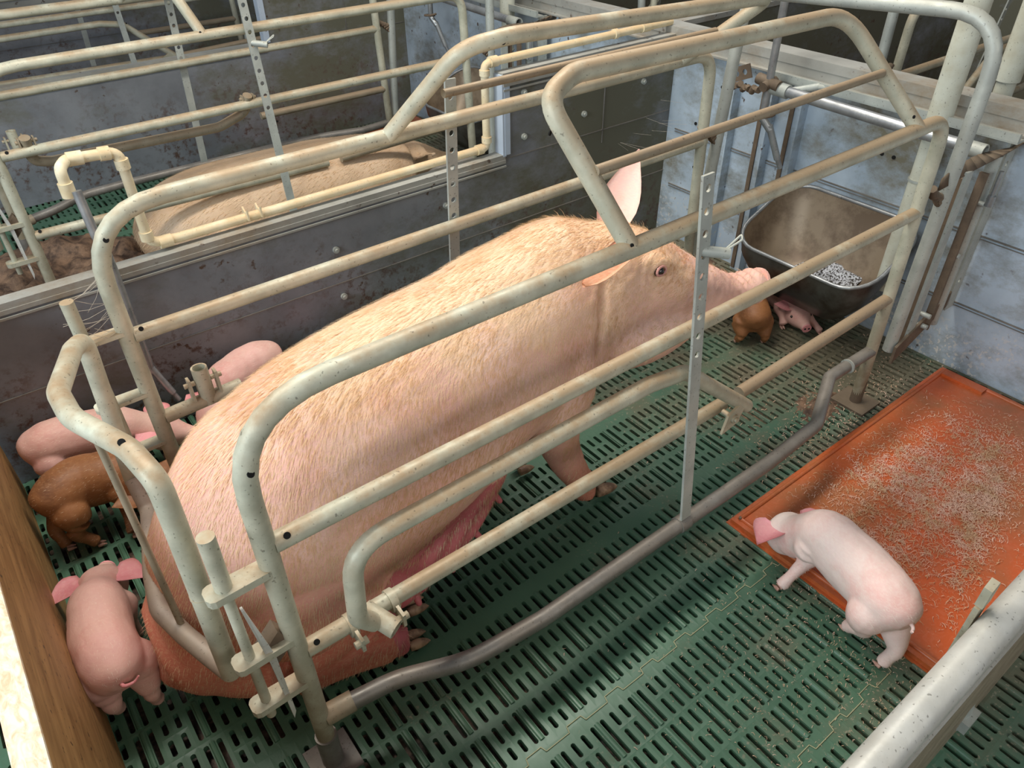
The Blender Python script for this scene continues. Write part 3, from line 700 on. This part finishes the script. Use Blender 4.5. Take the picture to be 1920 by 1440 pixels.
# dung
def dung(name, cx, cy, rx, ry, h, seed, lab, n=40):
    vs = []; fs = []
    for i in range(n + 1):
        for j in range(n + 1):
            u = -1 + 2 * i / n; v = -1 + 2 * j / n; d = max(0, 1 - u * u - v * v)
            q = noise.noise(Vector((u * 3 + seed, v * 3, 0))) * .5 + noise.noise(Vector((u * 9 + seed, v * 9, 4))) * .35
            vs.append((cx + u * rx, cy + v * ry, -.012 + h * (d ** .6) * (.65 + q)))
    for i in range(n):
        for j in range(n): k = i * (n + 1) + j; fs.append((k, k + n + 1, k + n + 2, k + 1))
    b = MB(); b.add(vs, fs, True); tag(b.build(name, M['dung']), lab, 'dung', kind='stuff')
dung('dung', .12, 2.86, .62, .74, .20, 1, 'dark dung heap on the floor behind the grey left partition at the left edge', 60)
dung('dung', 1.86, .86, .12, .07, .028, 5, 'dirty muck around the front foot of the nearest crate')
dung('dung', 2.15, 1.70, .20, .22, .05, 9, 'dark muck in the corner under the drinker and behind the snout')
dung('dung', 1.66, .98, .16, .10, .010, 12, 'thin brown smear of muck on the slats below the lowest crate rail')

# ------------------------------------------------------------ animals
def catmull(P, n):
    out = []
    for i in range(len(P) - 1):
        p0 = P[max(i - 1, 0)]; p1 = P[i]; p2 = P[i + 1]; p3 = P[min(i + 2, len(P) - 1)]
        for k in range(n):
            t_ = k / n
            out.append([.5 * (2 * b_ + (c_ - a_) * t_ + (2 * a_ - 5 * b_ + 4 * c_ - d_) * t_ ** 2 + (-a_ + 3 * b_ - 3 * c_ + d_) * t_ ** 3) for a_, b_, c_, d_ in zip(p0, p1, p2, p3)])
    out.append(list(P[-1])); return out
def loft(mb, rings, n=5, seg=28, squash=2.25):
    """rings: (x,y,z, half_width, half_up, half_down)"""
    Q = catmull(rings, n); P = [Vector(q[:3]) for q in Q]; N = len(P); vs = []
    for i in range(N):
        t_ = (P[min(i + 1, N - 1)] - P[max(i - 1, 0)]).normalized()
        up = Vector((0, 0, 1)) if abs(t_.z) < .93 else Vector((1, 0, 0))
        s_ = t_.cross(up).normalized(); u_ = s_.cross(t_).normalized()
        w_, a_, d_ = [max(.002, v) for v in Q[i][3:6]]
        for k in range(seg):
            an = 2 * math.pi * k / seg; c_, s2 = math.cos(an), math.sin(an)
            cc = math.copysign(abs(c_) ** (2 / squash), c_); ss = math.copysign(abs(s2) ** (2 / squash), s2)
            vs.append(P[i] + s_ * cc * w_ + u_ * ss * (a_ if ss > 0 else d_))
    fs = [(i * seg + k, i * seg + (k + 1) % seg, (i + 1) * seg + (k + 1) % seg, (i + 1) * seg + k) for i in range(N - 1) for k in range(seg)]
    fs += [tuple(range(seg - 1, -1, -1)), tuple((N - 1) * seg + k for k in range(seg))]
    mb.add(vs, fs, True)
def limb(mb, pts, n=5, seg=20):
    loft(mb, [(x, y, z, r_, r_, r_) for x, y, z, r_ in pts], n, seg, 2.0)
def ear(mb, base, tip, wid, nrm, th=.006, cup=.25, blunt=False):
    base = Vector(base); tip = Vector(tip); ax = tip - base; L = ax.length; ax /= L
    nrm = Vector(nrm); nrm = (nrm - ax * nrm.dot(ax)).normalized(); sd = ax.cross(nrm)
    vs = []; ns = 9; nu = 8; prof = [.7, .9, 1.0, 1.0, 1.0, .97, .88, .66, .22] if blunt else [.66, .88, 1.0, .98, .87, .69, .47, .25, .04]
    for side in (1, -1):
        for i in range(ns):
            s_ = i / (ns - 1); ww = wid * prof[i]
            for j in range(nu + 1):
                u = -1 + 2 * j / nu
                vs.append(base + ax * L * s_ + sd * ww * u + nrm * (cup * ww * u * u + side * th * (1 - .55 * s_) * (1 - .8 * u * u)) + ax * 0)
    n1 = nu + 1; off = ns * n1; fs = []
    for i in range(ns - 1):
        for j in range(nu):
            a = i * n1 + j; fs.append((a, a + 1, a + n1 + 1, a + n1)); fs.append((off + a + n1, off + a + n1 + 1, off + a + 1, off + a))
    rimv = [i * n1 for i in range(ns)] + [(ns - 1) * n1 + j for j in range(1, n1)] + [i * n1 + nu for i in range(ns - 2, -1, -1)] + [j for j in range(nu - 1, 0, -1)]
    for q in range(len(rimv)):
        a, b_ = rimv[q], rimv[(q + 1) % len(rimv)]; fs.append((b_, a, off + a, off + b_))
    mb.add(vs, fs, True)
def bake(o, voxel, smooth=8, factor=.5):
    md = o.modifiers.new('r', 'REMESH'); md.mode = 'VOXEL'; md.voxel_size = voxel; md.use_smooth_shade = True
    md = o.modifiers.new('s', 'SMOOTH'); md.iterations = smooth; md.factor = factor
    dg = bpy.context.evaluated_depsgraph_get(); ev = o.evaluated_get(dg)
    me = bpy.data.meshes.new_from_object(ev); mats_ = list(o.data.materials); o.modifiers.clear(); o.data = me
    me.materials.clear()
    for q in mats_: me.materials.append(q)
    me.polygons.foreach_set('use_smooth', [True] * len(me.polygons)); me.update()
def displace(o, fn):
    me = o.data; new = []
    for v in me.vertices: new.extend(v.co + v.normal * fn(v.co))
    me.vertices.foreach_set('co', new); me.update()
def bristles(o, count, length, width, flow, lift, mat, parent, name='bristles', keep=None, seed=1):
    rnd = random.Random(seed); me = o.data; polys = me.polygons; cum = []; tot = 0
    for p in polys: tot += p.area; cum.append(tot)
    import bisect
    vs = []; fs = []
    for _ in range(count):
        p = polys[min(bisect.bisect(cum, rnd.random() * tot), len(polys) - 1)]
        co = [me.vertices[i].co for i in p.vertices]; a, b_ = rnd.random(), rnd.random()
        if len(co) == 4: q = co[0].lerp(co[1], a).lerp(co[3].lerp(co[2], a), b_)
        else: q = p.center.copy()
        if keep and rnd.random() > keep(q, p.normal): continue
        nrm = p.normal; f = flow(q); f = f + Vector((rnd.uniform(-.13, .13), rnd.uniform(-.13, .13), rnd.uniform(-.13, .13)))
        f = (f - nrm * f.dot(nrm))
        if f.length < .05: continue
        f.normalize(); L = length(q, nrm) * rnd.uniform(.6, 1.25); lf = lift(q, nrm)
        d1 = (f + nrm * lf).normalized(); sd = nrm.cross(f) * width
        m1 = q + d1 * L * .55; e = m1 + (f + nrm * lf * .4).normalized() * L * .45; k = len(vs)
        vs += [tuple(q - sd - nrm * .001), tuple(q + sd - nrm * .001), tuple(m1 + sd * .8), tuple(m1 - sd * .8), tuple(e)]
        fs += [(k, k + 1, k + 2, k + 3), (k + 3, k + 2, k + 4)]
    m2 = bpy.data.meshes.new(name); m2.from_pydata(vs, [], fs); m2.materials.append(mat); m2.update()
    h = bpy.data.objects.new(name, m2); C.objects.link(h); h.parent = parent; h['kind'] = 'stuff'; return h
def eyeball(parent, c, n, r_, lid=True):
    c = Vector(c); n = Vector(n).normalized(); b = MB()
    s_ = 10
    vs = []; fs = []
    for i in range(s_ + 1):
        for j in range(12):
            th = math.pi * i / s_; ph = 2 * math.pi * j / 12; vs.append(c + Vector((math.sin(th) * math.cos(ph), math.sin(th) * math.sin(ph), math.cos(th))) * r_)
    for i in range(s_):
        for j in range(12): fs.append((i * 12 + j, i * 12 + (j + 1) % 12, (i + 1) * 12 + (j + 1) % 12, (i + 1) * 12 + j))
    b.add(vs, fs, True); e = b.build('eye', M['eye'], parent)
    if lid:
        u = n.cross(Vector((0, 0, 1))).normalized(); v = u.cross(n); b = MB()
        for s2 in (1, -1):
            pts = [c + n * (r_ * .62) + u * (math.cos(a) * r_ * 1.35) + v * (s2 * math.sin(a) * r_ * (.80 if s2 > 0 else .62)) for a in [math.pi * k / 10 for k in range(11)]]
            b.tube(pts, r_ * .24, seg=8)
        b.build('eyelid', M['lid'], parent)
def hoof_pair(parent, pos, fw, size, name='hoof'):
    pos = Vector(pos); fw = Vector((fw[0], fw[1], 0)).normalized(); sd = Vector((-fw.y, fw.x, 0))
    pm = 'piglet_hoof' if size < .02 else 'hoof'
    for s_ in (1, -1):
        b = MB(); c = pos + sd * size * .42 * s_
        loft(b, [(*(c - fw * size * .45), size * .30, size * .42, size * .3), (*(c + fw * size * .15), size * .36, size * .38, size * .36), (*(c + fw * size * .75 - Vector((0, 0, size * .1))), size * .24, size * .18, size * .26), (*(c + fw * size * 1.05 - Vector((0, 0, size * .28))), size * .05, size * .04, size * .04)], 4, 14, 2)
        b.build(name, M[pm], parent)

# --- the sow, half sitting on her haunches inside the crate
sow = empty('sow', (0, 0, 0)); tag(sow, 'huge pink sow with blond bristles half sitting inside the nearest crate', 'pig')
b = MB()
loft(b, [(-.050, 1.13, .155, .03, .04, .05), (-.035, 1.13, .155, .10, .075, .11), (.02, 1.13, .17, .150, .10, .16), (.085, 1.13, .215, .170, .145, .205), (.155, 1.127, .275, .190, .20, .265), (.26, 1.12, .345, .213, .262, .33), (.40, 1.12, .41, .213, .275, .33),
         (.56, 1.12, .45, .212, .27, .25), (.72, 1.12, .49, .203, .25, .18), (.88, 1.12, .52, .190, .25, .165), (1.0, 1.115, .545, .172, .245, .165), (1.08, 1.10, .56, .155, .215, .165), (1.15, 1.085, .575, .135, .175, .165)], 6, 36, 2.1)
# head
loft(b, [(1.02, 1.10, .58, .15, .19, .17), (1.10, 1.085, .60, .135, .160, .175), (1.17, 1.07, .595, .122, .135, .165), (1.25, 1.05, .57, .106, .105, .150), (1.33, 1.03, .54, .083, .080, .115), (1.40, 1.01, .515, .065, .060, .085), (1.46, .995, .498, .052, .044, .062), (1.505, .985, .492, .047, .042, .050), (1.535, .979, .490, .045, .048, .044), (1.553, .976, .484, .044, .050, .042)], 5, 30, 2.15)
# cheek / jowl
limb(b, [(1.02, 1.02, .52, .07), (1.10, .995, .505, .075), (1.18, .985, .495, .066), (1.27, .985, .48, .048)])
limb(b, [(1.08, 1.16, .50, .07), (1.16, 1.15, .49, .075), (1.24, 1.12, .475, .055)])
# brow ridges
limb(b, [(1.10, 1.0, .690, .022), (1.15, .985, .690, .026), (1.20, .985, .66, .02)])
limb(b, [(1.16, 1.14, .705, .03), (1.22, 1.13, .675, .03)])
# shoulder and near foreleg
limb(b, [(.93, 1.04, .60, .09), (.90, 1.02, .50, .105), (.88, 1.01, .41, .088), (.89, 1.01, .33, .066), (.915, 1.01, .25, .048), (.95, 1.01, .17, .043), (.985, 1.01, .10, .038), (1.015, 1.01, .045, .040)])
limb(b, [(.93, 1.22, .52, .09), (.89, 1.23, .40, .085), (.86, 1.23, .28, .055), (.83, 1.22, .14, .040), (.85, 1.2, .045, .036)])
# near haunch, shank and foot on the floor
limb(b, [(.03, 1.12, .11, .08), (.09, 1.06, .11, .09), (.16, 1.01, .11, .09)])
limb(b, [(.11, 1.04, .21, .09), (.19, 1.015, .26, .130), (.29, .995, .26, .125), (.37, .975, .21, .085)])
limb(b, [(.36, .985, .16, .065), (.26, .985, .115, .055), (.18, .985, .09, .045)])
limb(b, [(.16, .975, .060, .045), (.22, .965, .050, .038), (.29, .95, .046, .037), (.345, .935, .046, .042), (.385, .925, .042, .036), (.40, .922, .038, .028)])
limb(b, [(.20, 1.05, .12, .09), (.30, 1.03, .06, .045), (.38, 1.015, .045, .032), (.43, 1.0, .042, .033)])
limb(b, [(.19, 1.25, .18, .09), (.30, 1.26, .15, .10), (.40, 1.25, .08, .05)])
# udder row
loft(b, [(.34, 1.03, .16, .04, .05, .04), (.40, 1.01, .17, .085, .11, .075), (.48, 1.01, .195, .090, .12, .070), (.57, 1.02, .23, .085, .12, .065), (.66, 1.03, .28, .075, .10, .06), (.74, 1.04, .33, .05, .06, .04)], 5, 24, 2.1)
o = b.build('body', M['sow'], sow); bake(o, .0062, 18)
for ea in (((1.150, 1.130, .715), (1.290, 1.190, .855), .046, (-.75, -.6, .45), .3, .006, False), ((1.080, .985, .766), (.924, .970, .722), .026, (.1, -.5, .8), .35, .014, True)):
    q = MB(); ear(q, ea[0], ea[1], ea[2], ea[3], ea[5], ea[4], ea[6]); q.build('ear', M['warm_ear' if ea[6] else 'sow_ear'], sow)
def sow_fold(p):
    d = 0
    d += .004 * noise.noise(p * 9)
    # wrinkles on snout and behind the cheek
    if p.x > 1.36: d += .0024 * math.sin((p.x * 1.0 + p.z * .35) * 230 + 2 * noise.noise(p * 20)) * min(1, (p.x - 1.36) * 8)
    if .92 < p.x < 1.06 and p.z < .70: d += -.010 * math.exp(-((p.x - 1.00 - .05 * math.sin(p.z * 9)) / .012) ** 2)
    if p.x < .5: d += -.010 * math.exp(-(((p.z - .33) + (p.x - .25) * .6) / .03) ** 2) * (1 if p.y < 1.02 else 0) * min(1, max(0, (p.x - .15) * 6))
    if p.x > .95:
        d += .0022 * noise.noise(p * 28) + .0014 * noise.noise(p * 75)
        r_ = (p - Vector((1.150, .965, .678))).length
        if .018 < r_ < .075 and p.y < 1.05: d += .0030 * math.sin(r_ * 330 + 2.5 * noise.noise(p * 25)) * (1 - r_ / .075)
        if p.x > 1.30 and p.y < 1.0: d -= .006 * math.exp(-((p.z - (.462 - .10 * (1.45 - p.x))) / .005) ** 2)
    if .35 < p.x < .85 and p.z < .28: d += .004 * math.sin((p.x * 1.2 - p.z) * 75 + 3 * noise.noise(p * 12))
    return d
displace(o, sow_fold)
for p in [(.44, .92, .12), (.54, .93, .15), (.625, .95, .19), (.70, .965, .24)]:
    v = min(o.data.vertices, key=lambda v_: (v_.co - Vector(p)).length_squared); c0 = v.co; n0 = v.normal.copy()
    dn = (n0 + Vector((.1, -.1, -.5))).normalized()
    q = MB(); limb(q, [(*(c0 - n0 * .012), .011), (*(c0 + dn * .004), .0085), (*(c0 + dn * .017), .0065), (*(c0 + dn * .021), .003)], 3, 12); q.build('teat', M['udder'], sow)
q = MB(); q.tube([(1.550, .977, .489), (1.558, .975, .486)], .044, seg=24, flat=1.12); so = q.build('snout_disc', M['sow_ear'], sow)
for dy in (-.017, .017):
    q = MB(); q.disc((1.5590, .9745 + dy, .486), (1, -.15, -.25), .009, .003, 12); q.build('nostril', M['dark'], so)
eyeball(sow, (1.142, .962, .682), (.15, -.93, .3), .0125)
hoof_pair(sow, (1.060, 1.01, .030), (1, -.1), .046); hoof_pair(sow, (.412, .918, .024), (1, -.15), .032); hoof_pair(sow, (.455, .995, .028), (1, -.1), .034); hoof_pair(sow, (.94, 1.2, .026), (1, 0), .034)
def flow(q):
    if q.x > 1.12: return Vector((-1, 0, -.25))
    k = min(1, max(0, (.74 - q.z) / .12))
    return Vector((-.9 + .45 * k, 0, -1.0 * k))
def hl(q, n): return .026 if (n.z > .75 and q.x > .1) else (.021 if q.x < 1.0 else .015 if q.x < 1.30 else .007)
bristles(o, 100000, hl, .00048, flow, lambda q, n: .24 if n.z > .7 else .08, M['hair'], sow, keep=lambda q, n: (.25 if q.z < .26 else 1) * (1 if n.z > -.3 else .1) * (.35 if q.x > 1.3 else 1))
bristles(o, 9000, lambda q, n: .030, .00045, lambda q: Vector((-.6, 0, .25)), lambda q, n: .75, M['hair'], sow, keep=lambda q, n: 1 if (q.x > 1.04 and q.x < 1.24 and q.z > .68) else 0, seed=9, name='forelock')
# udder skin is a pinker patch of the body
o.data.materials.append(M['udder'])
for p in o.data.polygons:
    c_ = p.center
    if .36 < c_.x < .80 and c_.z < .33 - .25 * abs(c_.x - .62) and c_.y < 1.12: p.material_index = 1

# --- the sow in the next pen, lying down
sow2 = empty('sow', (0, 0, 0)); tag(sow2, 'pale muddy sow lying down in the pen behind the grey left partition', 'pig')
b = MB()
loft(b, [(.36, 2.98, .16, .03, .04, .05), (.42, 2.97, .17, .14, .11, .15), (.55, 2.96, .19, .22, .17, .18), (.75, 2.95, .19, .25, .19, .18), (1.0, 2.94, .19, .25, .19, .18), (1.2, 2.93, .19, .235, .185, .18), (1.38, 2.93, .19, .21, .17, .17), (1.52, 2.93, .18, .16, .14, .15)], 5, 30)
loft(b, [(1.45, 2.93, .18, .14, .13, .13), (1.58, 2.94, .17, .115, .12, .12), (1.68, 2.95, .15, .085, .09, .10), (1.77, 2.955, .13, .058, .06, .07), (1.84, 2.96, .12, .05, .052, .05), (1.87, 2.96, .12, .048, .05, .048)], 5, 24)
ear(b, (1.54, 2.87, .27), (1.68, 2.82, .24), .05, (0, -.5, 1), .008); ear(b, (1.54, 3.01, .27), (1.64, 3.1, .26), .05, (0, .5, 1), .008)
limb(b, [(1.35, 2.78, .12, .07), (1.45, 2.72, .06, .045), (1.58, 2.70, .045, .035)])
limb(b, [(.60, 2.76, .14, .12), (.72, 2.70, .09, .08), (.80, 2.68, .05, .04)])
o2 = b.build('body', M['sow2'], sow2); bake(o2, .011, 8); displace(o2, lambda p: .006 * noise.noise(p * 7))
eyeball(sow2, (1.675, 2.873, .185), (.2, -1, .3), .010)
sow2.location = (.10, .03, 0)
bristles(o2, 12000, lambda q, n: .026, .0006, lambda q: Vector((-1, -.1, -.25)), lambda q, n: .25, M['hair'], sow2, keep=lambda q, n: 1 if n.z > -.2 else 0, seed=3)

# --- piglets
def piglet(label, path, feet, head_z=.10, mat='piglet', S=1.0, tail=(0, .02, .02), back=.0, headdir=None, earspread=1.0, fuzz=900, ears=((.5, 1), (.5, -1)), eye=True, belly=.0):
    """path: ground points rump -> mid -> shoulder -> head base -> snout; feet: four ground points (hind l, hind r, front l, front r)"""
    (rx, ry), (mx, my), (sx, sy), (hx, hy), (nx, ny) = path
    root = empty('piglet', (mx, my, 0)); tag(root, label, 'piglet')
    O = Vector((mx, my, 0)); L = lambda p: Vector(p) - O
    b = MB(); zb = .145 * S + back
    def V2(a, c, s_): return (a[0] + (c[0] - a[0]) * s_, a[1] + (c[1] - a[1]) * s_)
    def off(x, y): return (x - mx, y - my)
    r0 = off(rx, ry); m0 = (0, 0); s0 = off(sx, sy); h0 = off(hx, hy); n0 = off(nx, ny)
    d0 = (Vector((*r0, 0)) - Vector((*m0, 0))).normalized()
    loft(b, [(r0[0] + d0.x * .052 * S, r0[1] + d0.y * .052 * S, zb - .004, .018 * S, .022 * S, .02 * S), (r0[0] + d0.x * .035 * S, r0[1] + d0.y * .035 * S, zb, .045 * S, .045 * S, .045 * S), (*r0, zb, .060 * S, .060 * S, .060 * S), (*V2(r0, m0, .5), zb, .061 * S, .064 * S, .064 * S), (*m0, zb - .003, .062 * S, .064 * S, .072 * S + belly),
             (*V2(m0, s0, .5), zb - .002, .060 * S, .064 * S, .068 * S), (*s0, zb, .058 * S, .060 * S, .060 * S), (*V2(s0, h0, .55), zb + (head_z - zb) * .3, .046 * S, .050 * S, .050 * S), (*h0, zb + (head_z - zb) * .6, .046 * S, .050 * S, .048 * S)], 5, 24, 2.1)
    hd = Vector((n0[0] - h0[0], n0[1] - h0[1], (head_z - zb) * .6)); hp = Vector((*h0, zb + (head_z - zb) * .55))
    nose = Vector((*n0, head_z))
    q = lambda s_: hp.lerp(nose, s_)
    loft(b, [(*q(-.15), .040 * S, .045 * S, .042 * S), (*q(.15), .052 * S, .052 * S, .050 * S), (*q(.40), .047 * S, .044 * S, .046 * S), (*q(.62), .034 * S, .030 * S, .036 * S), (*q(.82), .024 * S, .023 * S, .024 * S), (*q(.95), .021 * S, .021 * S, .020 * S), (*q(1.0), .020 * S, .020 * S, .019 * S)], 4, 20, 2.05)
    hdn = (nose - hp).normalized(); side = Vector((-hdn.y, hdn.x, 0)).normalized(); upv = side.cross(hdn) * -1
    if upv.z < 0: upv = -upv
    fw = (Vector((*s0, 0)) - Vector((*r0, 0))).normalized(); sd = Vector((-fw.y, fw.x, 0))
    for k, f in enumerate(feet):
        if f is None: continue
        fx, fy = off(f[0], f[1]); fz = f[2] if len(f) > 2 else 0
        base = Vector((*(r0 if k < 2 else s0), 0)); s_ = 1 if k % 2 == 0 else -1
        top = base + sd * .036 * S * s_ + Vector((0, 0, zb - .02 * S)); foot = Vector((fx, fy, .018 * S + fz))
        if k < 2:
            hock = top.lerp(foot, .62) - fw * .020 * S
            limb(b, [(*(top + fw * .004 - sd * s_ * .010 + Vector((0, 0, .034 * S))), .020 * S), (*(top + fw * .010), .042 * S), (*(top.lerp(hock, .5) + fw * .012 * S), .036 * S), (*hock, .0185 * S), (*hock.lerp(foot, .55), .0145 * S), (*foot, .0155 * S)], 4, 14)
        else:
            kn = top.lerp(foot, .55) + fw * .004 * S
            limb(b, [(*(top - sd * s_ * .010 + Vector((0, 0, .030 * S))), .018 * S), (*top, .034 * S), (*top.lerp(kn, .5), .028 * S), (*kn, .0175 * S), (*kn.lerp(foot, .55), .0135 * S), (*foot, .0155 * S)], 4, 14)
    o = b.build('body', M[mat], root); bake(o, .0042, 6, .5); displace(o, lambda p: .0012 * noise.noise(p * 40))
    for s_ in (1, -1):
        hz_ = Vector((hdn.x, hdn.y, 0)).normalized()
        base_ = hp + hdn * (.012 * S) + side * s_ * .030 * S + upv * .028 * S
        tip_ = base_ + side * s_ * .062 * S * earspread - hz_ * .040 * S * earspread + Vector((0, 0, .004 * S))
        b = MB(); ear(b, base_, tip_, .034 * S * earspread, Vector((0, 0, 1)) + hz_ * .25, .0028, .35); b.build('ear', M['ear' if mat != 'piglet_brown' else mat], root)
    if tail:
        tb = Vector((*r0, zb)) + d0 * .05 * S + Vector((0, 0, .012)); t1 = tb + Vector((d0.x * .012, d0.y * .012, -.004))
        b = MB(); pts = [tb - d0 * .01, t1, t1 + Vector(tail) * .6, t1 + Vector(tail) + Vector((0, 0, .014))]
        cp = catmull([tuple(p) for p in pts], 4); b.tube(cp, .003, radii=[.0048 * S * (1 - .65 * i / (len(cp) - 1)) for i in range(len(cp))], seg=10); b.build('tail', M['ear' if mat == 'piglet_pink' else mat], root)
    b = MB(); b.tube([nose - hdn * .002, nose + hdn * .0035], .0195 * S, seg=16); sn = b.build('snout_disc', M['ear'], root)
    for s_ in (1, -1):
        b = MB(); b.disc(nose + hdn * .004 + side * .007 * s_, hdn, .0035, .002, 8); b.build('nostril', M['dark'], sn)
        if eye: eyeball(root, hp + hdn * (nose - hp).length * .42 + side * s_ * .041 * S + upv * .014 * S, side * s_, .0058 * S, False)
    for k, f in enumerate(feet):
        if f is None: continue
        fx, fy = off(f[0], f[1]); fz = f[2] if len(f) > 2 else 0
        fwd_ = fw if k < 2 else (hdn * .3 + fw)
        hoof_pair(root, (fx + fwd_.x * .002, fy + fwd_.y * .002, .009 * S + fz), (fwd_.x, fwd_.y), .0125 * S)
    if fuzz: bristles(o, fuzz, lambda q_, n_: .010, .0002, lambda q_: -fw + Vector((0, 0, -.3)), lambda q_, n_: .2, M['hair_pale' if mat != 'piglet_brown' else 'hair'], root, seed=int(mx * 100) % 97)
    return root
piglet('pale pink piglet stepping off the orange mat at the right, nose down', [(1.205, .285), (1.240, .375), (1.258, .475), (1.268, .555), (1.300, .625)],
       [(1.205, .345), (1.182, .245), (1.330, .560, .018), (1.178, .505)], .030, 'piglet', 1.05, (-.012, -.006, -.012), back=.012, earspread=1.15, fuzz=3000)
piglet('pink piglet with curly tail walking away between board and sow, lower left', [(-.122, 1.145), (-.125, 1.225), (-.110, 1.31), (-.095, 1.385), (-.072, 1.475)],
       [(-.155, 1.165), (-.085, 1.135), (-.135, 1.33), (-.07, 1.325)], .10, 'piglet_pink', 1.0, (.030, .0, -.010), back=.022, earspread=1.15)
piglet('ginger brown piglet behind the curly-tailed one beside the wooden board', [(-.105, 1.73), (-.045, 1.755), (.025, 1.725), (.085, 1.67), (.13, 1.585)],
       [(-.135, 1.70), (-.07, 1.665), (.01, 1.64), (.06, 1.70)], .055, 'piglet_brown', 1.05, None)
piglet('pink piglet with rump to the left corner, head under the piglet drinker', [(-.09, 1.945), (-.01, 1.935), (.085, 1.90), (.165, 1.885), (.262, 1.835)],
       [(-.10, 1.985), (-.09, 1.89), (.09, 1.945), (.10, 1.86)], .085, 'piglet_pink', 1.05, None, back=.005)
piglet('pink piglet facing left between the crate and the grey partition, rump highest', [(.53, 1.955), (.465, 1.945), (.395, 1.91), (.345, 1.875), (.275, 1.80)],
       [(.56, 1.915), (.53, 1.99), (.37, 1.86), (.40, 1.95)], .075, 'piglet_pink', 1.05, None, back=.005)
piglet('piglet hidden behind the back of the sow, only one ear tip showing', [(.92, 1.90), (.84, 1.90), (.76, 1.90), (.70, 1.90), (.62, 1.91)],
       [(.93, 1.94), (.93, 1.86), (.75, 1.94), (.75, 1.86)], .11, 'piglet_pink', 1.0, None, fuzz=0)
piglet('piglet below the sow snout, coloured brown for the shade there', [(1.97, 1.215), (2.02, 1.27), (2.06, 1.345), (2.09, 1.41), (2.12, 1.49)],  # brown skin here stands in for the shadow of the sow's head
       [(1.93, 1.24), (2.0, 1.18), (2.03, 1.37), (2.10, 1.33)], .05, 'piglet_brown', .92, None, back=-.03, fuzz=0)
piglet('small pink piglet resting under the front of the steel trough', [(2.26, 1.36), (2.23, 1.29), (2.20, 1.23), (2.18, 1.19), (2.135, 1.11)],
       [None, None, (2.20, 1.09), (2.13, 1.20)], .045, 'piglet_pink', .85, None, back=-.05, fuzz=0)

# cobwebs by the rear hinge pin
b = MB()
for k in range(16):
    a = Vector((random.uniform(.05, .10), 1.47 + random.uniform(-.02, .02), random.uniform(.68, .78))); c_ = Vector((.145, 1.49, a.z + random.uniform(-.05, .05)))
    b.tube([a, a.lerp(c_, .5) - Vector((0, 0, .006)), c_], .0004, .02, seg=4)
for k in range(9):
    a = Vector((random.uniform(2.05, 2.36), 2.03, random.uniform(.45, .62))); c_ = a + Vector((random.uniform(.03, .12), -random.uniform(.01, .09), random.uniform(-.04, .02)))
    b.tube([a, c_], .00028, seg=4)
tag(b.build('cobweb', M['web']), 'thin dusty cobweb threads between crate posts and the grey partition', 'cobweb', kind='stuff')
